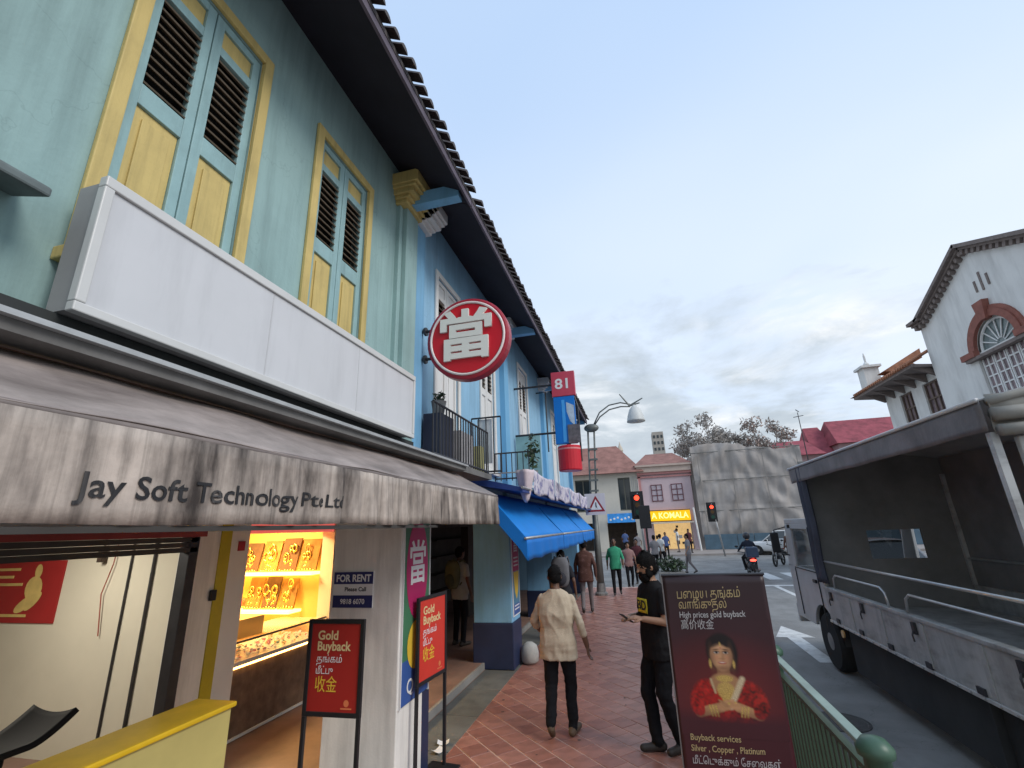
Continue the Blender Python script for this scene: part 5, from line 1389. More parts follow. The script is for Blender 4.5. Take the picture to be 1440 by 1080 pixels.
    C[:] = C * (1 - fade) + bgc * fade
    C = np.clip(C, .003, .9)
    b = MB(); b.grid(lambda u, v: bp(u0 + (u1 - u0) * u, v0 + (v1 - v0) * v, .0025), nu, nv)
    me = b.mesh('printed_portrait', mat('portrait_print', (.2, .1, .1), .45, 0), W[BN.name], True, fix=False)
    at_ = me.color_attributes.new('print', 'FLOAT_COLOR', 'POINT')
    at_.data.foreach_set('color', np.concatenate([C, np.ones((len(C), 1))], 1).ravel())
    mt = MATS['portrait_print']; t = mt.node_tree
    an = t.nodes.new('ShaderNodeVertexColor'); an.layer_name = 'print'
    t.links.new(an.outputs[0], t.nodes['Principled BSDF'].inputs['Base Color'])
    o = bpy.data.objects.new('printed_portrait', me); COL.objects.link(o); o.parent = BN; W[o.name] = W[BN.name]
portrait()

# ================================================================== people
class Body:
    """union of soft primitives -> one voxel-remeshed surface, coloured by nearest primitive"""
    def __init__(s): s.p = []; s.mb = MB()
    def cap(s, a, b_, ra, rb, tag_, sq=None):
        a, b_ = Vector(a), Vector(b_)
        d = b_ - a; L_ = max(d.length, 1e-5); dn = d / L_
        pts, rs = [], []
        for k in range(4):
            t = math.pi / 2 * (1 - k / 4); pts.append(a - dn * ra * math.sin(t)); rs.append(max(.002, ra * math.cos(t)))
        for k in range(0, 5): t = k / 4; pts.append(a + d * t); rs.append(ra + (rb - ra) * t)
        for k in range(1, 5):
            t = math.pi / 2 * k / 4; pts.append(b_ + dn * rb * math.sin(t)); rs.append(max(.002, rb * math.cos(t)))
        s.mb.tube(pts, rs, 12); s.p.append(('c', a, b_, ra, rb, tag_))
    def ell(s, c, r, tag_, rot=None):
        s.mb.ell(c, r, 16, 12, rot=rot); s.p.append(('e', Vector(c), Vector(r), rot, 0, tag_))
    def loft(s, rings, tag_, n=20):
        v, f = [], []
        for (z, cx, cy, rx, ry) in rings:
            for j in range(n):
                a = 2 * math.pi * j / n
                ca_, sa_ = math.cos(a), math.sin(a)
                e = .8
                v.append((cx + rx * math.copysign(abs(ca_) ** e, ca_), cy + ry * math.copysign(abs(sa_) ** e, sa_), z))
        k = len(rings)
        for i in range(k - 1):
            for j in range(n): f.append((i * n + j, i * n + (j + 1) % n, (i + 1) * n + (j + 1) % n, (i + 1) * n + j))
        f += [tuple(range(n - 1, -1, -1)), tuple((k - 1) * n + j for j in range(n))]
        s.mb.add(v, f); s.p.append(('l', rings, None, None, None, tag_))
    def dist(s, P):
        best = np.full(len(P), 1e9); tg = np.zeros(len(P), int)
        for q in s.p:
            if q[0] == 'c':
                a, b_ = np.array(q[1]), np.array(q[2]); d = b_ - a
                t = np.clip(((P - a) @ d) / max(d @ d, 1e-9), 0, 1)
                D = np.linalg.norm(P - (a + t[:, None] * d), axis=1) - (q[3] + (q[4] - q[3]) * t)
            elif q[0] == 'e':
                X_ = P - np.array(q[1])
                if q[3] is not None: X_ = X_ @ np.array(q[3])
                D = (np.linalg.norm(X_ / np.array(q[2]), axis=1) - 1) * min(q[2])
            else:
                r = np.array(q[1]); o = np.argsort(r[:, 0]); r = r[o]
                z = P[:, 2]
                I = [np.interp(z, r[:, 0], r[:, k]) for k in (1, 2, 3, 4)]
                D = (np.sqrt(((P[:, 0] - I[0]) / I[2]) ** 2 + ((P[:, 1] - I[1]) / I[3]) ** 2) - 1) * np.minimum(I[2], I[3])
                D = np.maximum(D - .03, np.maximum(r[0, 0] - .006 - z, z - r[-1, 0]) * 3)
            k = D < best
            best[k] = D[k]; tg[k] = q[5]
        return tg
    def finish(s, name, mats, parent, loc, rotz, scale, vox, wrinkle=0.0, wtags=(1, 2)):
        me = s.mb.mesh('tmp', mats[0], fix=False)
        o = bpy.data.objects.new('tmp', me); COL.objects.link(o)
        md = o.modifiers.new('r', 'REMESH'); md.mode = 'VOXEL'; md.voxel_size = vox
        sm_ = o.modifiers.new('s', 'SMOOTH'); sm_.factor = .5; sm_.iterations = 4
        dg = bpy.context.evaluated_depsgraph_get()
        m2 = bpy.data.meshes.new_from_object(o.evaluated_get(dg))
        bpy.data.objects.remove(o)
        n = len(m2.vertices); co = np.zeros(n * 3); m2.vertices.foreach_get('co', co); co = co.reshape(-1, 3)
        if wrinkle:
            tv = s.dist(co); nm = np.zeros(n * 3); m2.vertices.foreach_get('normal', nm); nm = nm.reshape(-1, 3)
            x, y, z = co.T
            d = np.zeros(n)
            for i_ in range(n):
                p_ = Vector(co[i_])
                w1_ = noise.noise(Vector((p_.x * 7 + p_.z * 3.0, p_.y * 7, p_.z * 4.2)))
                w2_ = noise.noise(Vector((p_.x * 16 - p_.z * 6, p_.y * 14, p_.z * 9 + 5)))
                w3_ = noise.noise(Vector((p_.x * 5, p_.y * 5, p_.z * 22 + 9)))
                d[i_] = (1 - 2.6 * abs(w1_)) * 1.0 + (1 - 2.6 * abs(w2_)) * .45 + w3_ * .7 * (1 if p_.z < .95 or abs(p_.x) > .2 else .35) - .5
            k = np.isin(tv, wtags)
            co[k] += nm[k] * (d[k] * wrinkle)[:, None]
        m2.vertices.foreach_set('co', co.ravel())
        nf = len(m2.polygons); ce = np.zeros(nf * 3); m2.polygons.foreach_get('center', ce)
        tg = s.dist(ce.reshape(-1, 3))
        m2.materials.clear()
        for mt in mats: m2.materials.append(mt)
        m2.polygons.foreach_set('material_index', tg.astype(np.int32))
        m2.polygons.foreach_set('use_smooth', [True] * nf)
        m2.update(); m2.name = name
        ob = bpy.data.objects.new(name, m2); COL.objects.link(ob); ob.parent = parent
        W[ob.name] = W[parent.name]
        return ob
SK = mat('skin_brown', (.31, .17, .105), .5, .08, 10)
SKD = mat('skin_dark_brown', (.15, .078, .05), .5, .08, 10)
HAIR = mat('black_hair', (.009, .008, .008), .8, .2, 40, .6, 160, spec=.12)
def cloth(name, col, **kw): return mat(name, col, .9, .1, 8, .25, 120, spec=.1, **kw)
DEF = dict(hipR=(.085, 0, .92), hipL=(-.085, 0, .92), kneeR=(.10, .02, .50), kneeL=(-.10, .02, .50), ankR=(.10, -.02, .085), ankL=(-.10, -.02, .085),
           toeR=(.12, .14, .035), toeL=(-.12, .14, .035), shR=(.185, 0, 1.415), shL=(-.185, 0, 1.415), elR=(.245, -.03, 1.13), elL=(-.245, -.03, 1.13),
           wrR=(.26, .05, .89), wrL=(-.26, .05, .89), hdR=(.02, .05, -1), hdL=(-.02, .05, -1))
def person(label, loc, yaw, H, mats, J=None, vox=.02, sleeve=1, hem=.84, bulk=1.0, lean=0.0, head=(0, 0, 0), hair='short', beard=False, group=None, wrinkle=0.0, seated=False, trouser=1.0):
    """mats: skin, shirt, trousers, shoes ; yaw 0 = facing +Y"""
    th = thing('person', loc, label, 'person', group)
    th.rotation_euler = (0, 0, yaw)
    s = H / 1.75
    th.scale = (s, s, s)
    W[th.name] = Vector((0, 0, 0))
    j = dict(DEF); j.update(J or {})
    B = Body()
    ly = lambda z: lean * max(0, z - .95)
    def sh_(p): return (p[0], p[1] + ly(p[2]), p[2])
    # torso
    k = bulk
    rings = [(hem, 0, 0, .172 * k, .125 * k), (.95, 0, ly(.95) - .005, .168 * k, .122 * k), (1.08, 0, ly(1.08), .155 * k, .108 * k), (1.22, 0, ly(1.22) - .005, .172 * k, .118 * k), (1.34, 0, ly(1.34) - .008, .185 * (.4 + .6 * k), .112), (1.405, 0, ly(1.405) - .01, .188, .094), (1.445, 0, ly(1.445) - .01, .150, .080), (1.49, 0, ly(1.49) - .012, .068, .062)]
    B.loft(rings, 1)
    B.cap(j['hipL'], j['hipR'], .115, .115, 2)
    for S in 'LR':
        h, kn, an, toe = j['hip' + S], j['knee' + S], j['ank' + S], j['toe' + S]
        B.cap(h, kn, .094 * trouser, .064 * trouser, 2); B.cap(kn, an, .062 * trouser, .050 * trouser, 2)
        heel = Vector(an) + (Vector(an) - Vector(toe)) * .28 ; heel.z = max(.03, Vector(an).z - .045)
        if Vector(an).z > .2: heel = Vector(an) + Vector((0, -.03, -.03))
        B.cap(heel, toe, .042, .034, 3); B.cap(an, heel, .042, .042, 3)
        s0, e0, w0 = sh_(j['sh' + S]), sh_(j['el' + S]), sh_(j['wr' + S])
        s1 = Vector((s0[0] * .90, s0[1], s0[2] - .028)); cut = s1.lerp(Vector(e0), .62)
        if sleeve < 1: B.cap(s1, cut, .056, .057, 1)
        else: B.cap(s1, e0, .054, .048, 1)
        if sleeve >= 1.6: B.cap(e0, w0, .048, .040, 1)
        else:
            mid = Vector(e0).lerp(Vector(w0), max(0.0, sleeve - 1))
            if sleeve > 1: B.cap(e0, mid, .048, .046, 1)
            if sleeve < 1:
                B.cap(cut, e0, .045, .040, 0)
            B.cap(mid, w0, .038, .029, 0)
        # hand: palm, four fingers of unequal length, thumb
        d = Vector(j['hd' + S]).normalized(); w_ = Vector(w0)
        side = Vector((0, 1, 0)) if abs(d.y) < .8 else Vector((1 if S == 'L' else -1, 0, 0))
        side = (side - d * side.dot(d)).normalized()
        palm = d.cross(side) * (1 if S == 'R' else -1)
        for q in (-.022, 0, .022): B.cap(w_ + side * q * .6, w_ + d * .085 + side * q, .016, .015, 0)
        for q, ln in ((-.033, .058), (-.011, .074), (.011, .080), (.033, .070)):
            r0 = w_ + d * .085 + side * q; r1 = r0 + (d + palm * .25).normalized() * ln * .55; r2 = r1 + (d + palm * .9).normalized() * ln * .5
            B.cap(r0, r1, .0098, .0092, 0); B.cap(r1, r2, .0092, .0082, 0)
        t0 = w_ + d * .03 + side * .028; t1 = t0 + (d * .7 + side * .7 + palm * .3).normalized() * .042; t2 = t1 + (d + palm * .4).normalized() * .032
        B.cap(t0, t1, .012, .0105, 0); B.cap(t1, t2, .0105, .009, 0)
    # neck and head
    nb = Vector((0, ly(1.45) - .012, 1.44)); hr = Matrix.Rotation(head[2], 3, 'Z') @ Matrix.Rotation(head[0], 3, 'X') @ Matrix.Rotation(head[1], 3, 'Y')
    hc = nb + Vector((0, .01 + lean * .15, .05)) + hr @ Vector((0, .018, .145))
    def hp(x, y, z): return hc + hr @ Vector((x, y, z))
    B.cap(nb, hc + hr @ Vector((0, -.02, -.06)), .056, .052, 0)
    B.ell(hc, (.076, .096, .110), 0, hr)
    B.ell(hp(0, .030, -.065), (.054, .060, .055), 0, hr)
    B.cap(hp(0, .092, .005), hp(0, .112, -.022), .009, .014, 0)
    for sx in (-1, 1): B.ell(hp(sx * .078, -.008, -.012), (.012, .022, .032), 0, hr)
    B.cap(hp(-.018, .088, -.060), hp(.018, .088, -.060), .008, .008, 0)
    body = B.finish('body', mats, th, loc, yaw, s, vox, wrinkle)
    # hair, eyes, beard
    hb = MB()
    if hair == 'bushy': pr = [((0, -.022, .028), (.094, .108, .112)), ((0, -.05, -.02), (.09, .085, .09))]
    elif hair == 'long': pr = [((0, -.018, .022), (.086, .100, .104)), ((0, -.065, -.08), (.075, .05, .15))]
    else: pr = [((0, -.022, .024), (.083, .098, .100)), ((0, -.045, -.015), (.076, .075, .080))]
    for c_, r_ in pr:
        k0 = len(hb.v)
        hb.ell(hp(*c_), r_, 22, 16, rot=hr)
    hb.v = [tuple(Vector(p) + (Vector(p) - hc).normalized() * (.006 if hair != 'bushy' else .014) * noise.noise(Vector(p) * (60 if hair != 'bushy' else 45))) for p in hb.v]
    if vox < .01:       # loose strands standing off the hair
        base_v = [Vector(p) for p in hb.v]
        for q in range(1500):
            p_ = random.choice(base_v); out_ = (p_ - hc).normalized()
            if (hr.transposed() @ (p_ - hc)).y > .06: continue
            d_ = (Vector((random.gauss(0, .5), random.gauss(0, .5), random.gauss(-.35, .5))) + out_ * .55).normalized()
            sd_ = d_.cross(out_).normalized() * .0011; ln_ = random.uniform(.012, .03)
            hb.add([p_ - sd_, p_ + sd_, p_ + d_ * ln_ * .6 + sd_ * .7, p_ + (d_ + Vector((0, 0, -.4))) * ln_, p_ + d_ * ln_ * .6 - sd_ * .7], [(0, 1, 2, 3, 4)])
    hb.build('hair', HAIR, th, smooth=True, fix=False)
    for sx in (-1, 1):
        e = MB(); e.ell(hp(sx * .030, .084, .012), (.013, .010, .007), 8, 6, rot=hr); e.build('eye', mat('eye_dark', (.02, .015, .012), .2, .05), th, smooth=True)
        e = MB(); e.cap = None; e.tube([hp(sx * .015, .094, .032), hp(sx * .045, .084, .033)], .004, 5); e.build('eyebrow', HAIR, th)
    if beard:
        bb = MB(); bb.ell(hp(0, .040, -.085), (.062, .062, .062), 18, 12, rot=hr); bb.ell(hp(0, .088, -.040), (.034, .018, .012), 10, 6, rot=hr)
        for sx in (-1, 1): bb.ell(hp(sx * .062, .02, -.05), (.018, .045, .055), 10, 8, rot=hr)
        bb.v = [tuple(Vector(p) + (Vector(p) - hc).normalized() * .01 * noise.noise(Vector(p) * 50)) for p in bb.v]
        bb.build('beard', HAIR, th, smooth=True)
    th['_s'] = s
    del th['_s']
    return th
def local(loc, yaw, s, p):
    return Vector(loc) + Matrix.Rotation(yaw, 3, 'Z') @ (Vector(p) * s)
SHOE = mat('dark_shoe', (.035, .028, .024), .6, .15)
SAND = mat('brown_sandal', (.10, .065, .04), .7, .2, 10)
BLKC = cloth('black_trousers', (.014, .014, .016))
BEI = cloth('beige_shirt', (.50, .41, .30))
# man in beige shirt, back view, walking away
person('man in loose beige shirt and black trousers walking away on the red pavement', (-1.03, 5.72, 0), R(-2), 1.67, [SKD, BEI, BLKC, SAND],
       dict(hipR=(.09, 0, .92), kneeR=(.11, .05, .50), ankR=(.115, .02, .085), toeR=(.15, .19, .035), kneeL=(-.10, -.02, .50), ankL=(-.085, -.20, .17), toeL=(-.09, -.13, .045),
            shR=(.195, 0, 1.41), shL=(-.195, 0, 1.41), elR=(.285, -.06, 1.13), wrR=(.335, .02, .885), hdR=(.10, .15, -1), elL=(-.285, .02, 1.14), wrL=(-.265, .22, 1.00), hdL=(.1, .8, -.3)),
       vox=.008, sleeve=1.45, hem=.76, bulk=1.27, lean=.05, head=(-.15, 0, R(18)), wrinkle=.0075, trouser=1.12)
# bearded man in black by the banner, looking at his phone
P2, Y2 = (.04, 5.45, 0), R(122)
CHS = cloth('black_tshirt', (.016, .015, .016))
P2M = person('bearded man in black T-shirt looking at a phone beside the maroon banner', P2, Y2, 1.80, [SK, CHS, BLKC, SHOE],
       dict(kneeR=(.11, .10, .50), ankR=(.09, .06, .085), toeR=(.13, .20, .035), kneeL=(-.06, .04, .50), ankL=(-.02, -.12, .085), toeL=(-.05, .03, .035), hipL=(-.085, 0, .92),
            elL=(-.24, .03, 1.14), wrL=(-.14, .21, 1.17), hdL=(.55, .75, .15), elR=(.24, .0, 1.13), wrR=(.14, .20, 1.15), hdR=(-.6, .75, .1)),
       vox=.008, sleeve=.8, hem=.80, bulk=1.12, trouser=1.12, head=(-.22, 0, R(8)), hair='bushy', beard=True, wrinkle=.0065)
s2 = 1.80 / 1.75
ph = thing('mobile_phone', tuple(local(P2, Y2, s2, (0, .315, 1.165))), 'dark mobile phone held by the bearded man', 'phone')
ph.rotation_euler = (0, 0, Y2); W[ph.name] = Vector((0, 0, 0))
b = MB(); b.obox((0, 0, 0), (.037, .075, .005), (1, 0, 0), (0, .82, .57), (0, -.57, .82)); b.build('case', M_BLACK, ph, bevel=.003)
b = MB(); b.obox((0, -.0035, .0045), (.033, .069, .0012), (1, 0, 0), (0, .82, .57), (0, -.57, .82)); b.build('screen', M_GLASS, ph)
# yellow print on the chest of the T-shirt: a sheet following the chest
prn = P2M
DCH = .140
def chest(u, v, d=0.0):
    x = -.02 + (u - .5) * .17; z = 1.205 + v * .13
    return (x, DCH + d - .55 * x * x + .006 * noise.noise(Vector((x * 20, z * 20, 0))), z)
b = MB(); b.grid(lambda u, v: chest(u, v, .004), 10, 6); b.build('shirt_print', mat('tshirt_yellow', (.60, .50, .03), .7, .1, 8), prn, smooth=True, solid=.002)
text('BD', 'lettering', M_BLK, prn, chest(.5, .5, .009), (-1, 0, 0), (0, 0, 1), .12, .0005, .004)
# further walkers
GRNS = cloth('green_shirt', (.05, .30, .17)); WALK = dict(kneeR=(.10, .10, .51), ankR=(.10, .16, .10), toeR=(.11, .31, .06), kneeL=(-.10, .02, .50), ankL=(-.10, -.22, .16), toeL=(-.11, -.10, .045), elR=(.25, -.10, 1.14), wrR=(.26, -.06, .89), elL=(-.25, .05, 1.14), wrL=(-.25, .18, .93))
person('man in bright green shirt and dark trousers walking near the street lamp', (-.90, 16.1, 0), R(184), 1.70, [SKD, GRNS, BLKC, SHOE], WALK, .016, sleeve=1.2, hem=.80, bulk=1.1)
PLAID = cloth('brown_plaid_shirt', (.10, .05, .04), dirt=.8, dirtcol=(.20, .11, .10), dscale=(1, 1, 1), dfreq=14)
GRYP = cloth('grey_trousers', (.17, .15, .15))
person('person in brown plaid shirt and grey trousers walking away under the blue awning', (-1.50, 12.9, 0), R(4), 1.76, [SKD, PLAID, GRYP, SHOE], WALK, .016, sleeve=1.7, hem=.74, bulk=1.15)
P5 = (-1.62, 9.9, 0)
person('person with a dark backpack in front of the man in beige', P5, R(0), 1.66, [SKD, cloth('charcoal_shirt', (.03, .03, .035)), BLKC, SHOE], None, .016, sleeve=.8, head=(-.1, 0, .2))
def backpack(c, yaw, label, col, col2, s=1.0):
    th = thing('backpack', c, label, 'backpack', 'backpacks'); th.rotation_euler = (0, 0, yaw); th.scale = (s,) * 3; W[th.name] = Vector((0, 0, 0))
    b = MB(); b.ell((0, -.02, .26), (.17, .10, .27), 16, 12)
    b.v = [(max(-.155, min(.155, p[0] * 1.12)), max(-.10, min(.06, p[1] * 1.1)), max(0.0, min(.5, .26 + (p[2] - .26) * 1.08))) for p in b.v]
    b.build('bag', col, th, smooth=True, bevel=.0)
    b = MB(); b.ell((0, -.10, .15), (.12, .05, .12), 14, 9); b.build('pocket', col2, th, smooth=True)
    for sx in (-1, 1):
        b = MB(); b.tube([(sx * .10, .05, .47), (sx * .12, .14, .50), (sx * .13, .24, .40), (sx * .13, .22, .22), (sx * .11, .06, .06)], .014, 6); b.build('strap', col, th)
    b = MB(); b.tube([(-.04, .02, .5), (0, .02, .55), (.04, .02, .5)], .008, 6); b.build('handle', col, th)
backpack((-1.62, 9.9 - .17, .98), 0, 'grey and dark backpack on the person ahead of the beige shirted man', cloth('grey_bag', (.16, .16, .17)), cloth('dark_bag', (.05, .05, .06)), 1.1)
person('person in pale shirt standing in the dim covered walkway', (-3.45, 9.0, .09), R(-25), 1.72, [SKD, cloth('pale_shirt', (.38, .37, .34)), BLKC, SHOE], None, .016, sleeve=.8, hem=.8)
backpack((-3.45 - .07, 9.0 - .16, 1.07), R(-25), 'olive backpack on the person in the covered walkway', cloth('olive_bag', (.14, .13, .07)), cloth('olive_bag_dark', (.08, .08, .05)))
CROWD = 'people near the far crossing'
GREY = cloth('grey_shirt', (.22, .21, .22)); WHT = cloth('white_shirt', (.6, .6, .58)); MARN = cloth('maroon_top', (.10, .035, .04)); BLUS = cloth('blue_shirt', (.08, .12, .25))
for (x, y, yaw, H, ms, lb, hr_, st) in (
        (2.0, 23.9, R(100), 1.72, [SK, GREY, GRYP, SHOE], 'man in grey shirt crossing left of the red traffic light pole', 'short', WALK),
        (-.55, 18.6, R(190), 1.62, [SK, cloth('dusky_pink_top', (.28, .17, .16)), BLKC, SHOE], 'woman in dusky pink top behind the man in green', 'long', WALK),
        (-.25, 20.2, R(170), 1.66, [SKD, MARN, BLKC, SHOE], 'person in maroon top walking behind the green shirted man', 'short', None),
        (.55, 24.5, R(20), 1.70, [SKD, GREY, BLKC, SHOE], 'person in grey walking towards the pink shophouse', 'short', WALK),
        (.95, 27.5, R(-30), 1.68, [SK, WHT, BLKC, SHOE], 'person in white shirt on the far side of the crossing', 'short', WALK),
        (1.5, 33.5, R(180), 1.66, [SKD, BLUS, BLKC, SHOE], 'person in blue shirt before the yellow shop sign', 'short', None),
        (2.6, 38.5, R(90), 1.70, [SKD, WHT, GRYP, SHOE], 'person in white shirt at the door of the pink shophouse', 'short', None),
        (3.3, 37.2, R(200), 1.65, [SK, MARN, BLKC, SHOE], 'person in maroon at the right corner of the pink shophouse', 'long', None),
        (-1.2, 38.0, R(0), 1.70, [SKD, BLUS, BLKC, SHOE], 'person in blue under the sky blue sign', 'short', None),
        (-.3, 35.0, R(10), 1.66, [SKD, GREY, BLKC, SHOE], 'person in grey before the cream corner building', 'short', WALK)):
    person(lb, (x, y, 0 if y > 36 or y < 18.3 else -.126), yaw, H, ms, st, .026, sleeve=.8, hair=hr_, group=CROWD)

# ================================================================== vehicles
M_TYRE = mat('tyre_rubber', (.018, .018, .018), .85, .15, 10)
M_RIM = mat('wheel_rim', (.25, .25, .25), .4, .2, 6, metal=.5)
M_VGLS = mat('vehicle_glass', (.05, .06, .065), .06, .05, spec=.7)
M_CLR = mat('clear_windscreen', (.04, .045, .045), .05, 0, alpha=.78)
M_TAIL = mat('tail_light_lit', (.8, .03, .02), .3, 0, emit=5, emitcol=(1, .05, .03))
def wheel(th, x, y, z, r, wd):
    b = MB(); b.lathe([(r * .62, -wd / 2), (r * .92, -wd / 2), (r, -wd * .32), (r, wd * .32), (r * .92, wd / 2), (r * .62, wd / 2)], (x, y, z), 'X', 28); wo = b.build('wheel', M_TYRE, th, smooth=False)
    b = MB(); b.lathe([(r * .1, -wd * .52), (r * .3, -wd * .5), (r * .45, -wd * .30), (r * .618, -wd * .45), (r * .618, wd * .45), (r * .45, wd * .30), (r * .1, wd * .52)], (x, y, z), 'X', 20); b.build('rim', M_RIM, wo)
# ---- canopy lorry
TX0, TX1 = 2.60, 4.55
G0 = -.126
TK = thing('lorry', (3.6, 7, G0), 'grey lorry with open canvas canopy and side rails stopped beside the railing', 'lorry')
M_TKP = mat('lorry_silver_paint', (.50, .51, .51), .35, .06, 3, metal=.2, dirt=.35, dirtcol=(.26, .25, .23), dfreq=2)
M_TKG = mat('lorry_grey_panel', (.46, .46, .445), .5, .15, 3, metal=.2, dirt=.6, dirtcol=(.13, .115, .10), dscale=(1, .8, 2), dfreq=3, streak=.35, sfreq=(5, 6, 1.0))
M_TARP = mat('dark_tarpaulin', (.19, .187, .18), .7, .2, 2, .15, 20)
M_TARPT = mat('canopy_top_cloth', (.33, .33, .33), .7, .15, 3, .1, 30)
M_CHS = mat('chassis_black', (.04, .04, .04), .8, .2)
YR, YF, YC = 4.22, 8.60, 9.02
b = MB(); b.box(TX0 + .25, TX1 - .25, YR + .1, 10.2, .40, .62); b.box(TX0 + .1, TX1 - .1, YR, YF, .621, .72); b.build('chassis', M_CHS, TK)
b = MB(); b.box(TX0 + .05, TX1 - .05, YR, YF, .721, .80); b.build('cargo_floor', M_TKG, TK)
# drop sides
b = MB(); b.box(TX0, TX0 + .045, YR, YF, .64, 1.06); sp_ = b.build('side_panel', M_TKG, TK, bevel=.008)
b = MB(); b.box(TX0 - .012, TX0 + .05, YR - .01, YF + .01, .605, .639); b.build('lower_edge', mat('worn_aluminium', (.60, .59, .56), .35, .12, 8, metal=.3), sp_, bevel=.004)
b = MB(); b.box(TX0 - .015, TX0 + .07, YR - .01, YF + .01, 1.061, 1.10); b.build('upper_edge', M_TKG, sp_, bevel=.006)
b = MB(); b.box(TX0 + .10, TX0 + .125, YR + .05, 8.3, .02, .60); b.build('underside_shade', M_CHS, TK)  # added black sheet in place of the shade under the bed, hides the wheels
lt = MB().box(-.028, -.002, -.03, .03, .93, 1.04); lt.tube([(-.03, 0, .96), (-.045, .0, .92), (-.04, 0, .86)], .008, 6)
ltm = lt.mesh('latch', M_METALD)
for y_ in (YR + .45, YR + 1.9, YR + 3.1, YF - .25): piece('latch', ltm, sp_, (TX0, y_, 0))
hg = MB().box(-.02, -.002, -.05, .05, .645, .70).mesh('hinge', M_METALD)
for k in range(6): piece('hinge', hg, sp_, (TX0, YR + .3 + k * .75, 0))
rb = MB().lathe([(.012, 0), (.012, .006), (.006, .010)], (0, 0, 0), 'X', 8).mesh('rivet', M_METAL)
for k in range(24): piece('rivet', rb, sp_, (TX0 - .012, YR + .12 + k * .18, .622), (0, 0, R(180)))
stf = MB().box(-.01, -.001, 0, .06, .66, 1.05).mesh('stiffener', M_TKG)
for k in range(1, 5): piece('stiffener', stf, sp_, (TX0, YR + k * .87, 0))
b = MB(); b.box(TX1 - .045, TX1, YR, YF, .64, 1.1); b.build('side_panel', M_TKG, TK)
b = MB(); b.box(TX0 + .05, TX1 - .05, YR - .02, YR + .03, .64, 1.1); b.build('tailgate', M_TKG, TK)
M_RAIL = mat('bright_rail', (.55, .55, .54), .3, .1, 8, metal=.6)
b = MB(); b.tube([(TX0 + .03, YR, 1.46), (TX0 + .03, YF, 1.46)], .016, 8); b.build('top_rail', M_RAIL, TK, smooth=True)
for ya, yb in ((YR + .2, YR + 2.05), (YR + 2.45, YF - .35)):
    pts = [(TX0 + .03, ya, 1.10), (TX0 + .03, ya + .03, 1.24), (TX0 + .03, ya + .12, 1.29), (TX0 + .03, yb - .12, 1.29), (TX0 + .03, yb - .03, 1.24), (TX0 + .03, yb, 1.10)]
    b = MB(); b.tube(pts, .014, 8); b.build('hoop_rail', M_RAIL, TK, smooth=True)
b = MB(); b.tube([(TX1 - .03, YR, 1.46), (TX1 - .03, YF, 1.46)], .016, 8); b.build('top_rail', M_RAIL, TK)
# posts and canopy
for x in (TX0 + .03, TX1 - .03):
    for y in (YR + .03, YF - .02):
        b = MB(); b.box(x - .025, x + .025, y - .025, y + .025, 1.101, 2.66); b.build('canopy_post', M_TKG, TK)
b = MB(); b.box(TX0 + .15, TX0 + .27, YR - .02, YR + .03, 1.101, 2.62); b.build('rear_post', mat('pale_post', (.42, .42, .40), .5, .15, 6), TK, bevel=.01)
def can(u, v):
    x = TX0 - .02 + u * (TX1 - TX0 + .04); y = YR - .03 + v * (YC - YR + .05)
    e = abs(u - .5) * 2
    z = 2.90 + .13 * (1 - e ** 2.2) - .018 * abs(math.sin(v * math.pi * 4)) * (1 - e) + .008 * noise.noise(Vector((x * 2, y * 2, 0)))
    return (x, y, z)
b = MB(); b.grid(can, 16, 48); b.build('canopy_top', M_TARPT, TK, smooth=True, solid=.012)
def flap(x):
    def f(u, v):
        y = YR - .03 + u * (YC - YR + .05)
        return (x + .012 * math.sin(y * 5 + v) * v, y, 2.90 - v * (.235 + .012 * noise.noise(Vector((y * 1.5, 3, 0)))))
    return f
b = MB(); b.grid(flap(TX0 - .02), 60, 5); b.build('canopy_flap', mat('grey_brown_flap', (.17, .155, .155), .5, .2, 3, .15, 20, spec=.5, streak=.35, sfreq=(3, 5, 2)), TK, smooth=True, solid=.008)
b = MB(); b.tube([(TX0 - .03, YR - .03, 2.905), (TX0 - .03, YC + .02, 2.905)], .018, 8); b.build('canopy_edge', mat('pale_edge_cord', (.55, .55, .55), .5, .1), TK, smooth=True)
b = MB(); b.grid(lambda u, v: (TX1 - .01 + .02 * noise.noise(Vector((u * 7, v * 4, 2))), YR + u * (YF + .03 - YR), 1.08 + v * 1.87), 40, 14); b.build('far_curtain', M_TARP, TK, smooth=True)
# gathered curtain at the front of the near side
def gath(u, v):
    y = YF - .22 + u * .40 + .05 * (1 - v) * math.sin(v * 9)
    return (TX0 + .0 + .03 * math.sin(u * 16), y, 1.15 + v * 1.72)
b = MB(); b.grid(gath, 26, 20); b.build('gathered_curtain', mat('curtain_navy_grey', (.06, .065, .085), .7, .2, 4), TK, smooth=True, solid=.006)
# rear: rolled tarp folds under the roof end
for k, (dz, r_) in enumerate(((-.02, .035), (-.12, .055), (-.24, .045))):
    b = MB(); pts = [(TX0 + .02 + u * (TX1 - TX0 - .04), YR - .05 - .015 * k, 2.90 + dz + .13 * (1 - (abs(u - .5) * 2) ** 2.2) * (1 if k == 0 else .3) - .02 * math.sin(u * math.pi)) for u in [q / 12 for q in range(13)]]
    b.tube(pts, r_, 8); b.build('rolled_curtain', mat('olive_grey_canvas', (.25, .24, .215), .75, .15, 5), TK, smooth=True)
b = MB(); b.grid(lambda u, v: (TX0 + .02 + u * (TX1 - TX0 - .04), YR - .04 - .02 * math.sin(v * 6), 2.94 - v * .30), 12, 6); b.build('rear_valance', MATS['olive_grey_canvas'], TK, smooth=True, solid=.01)
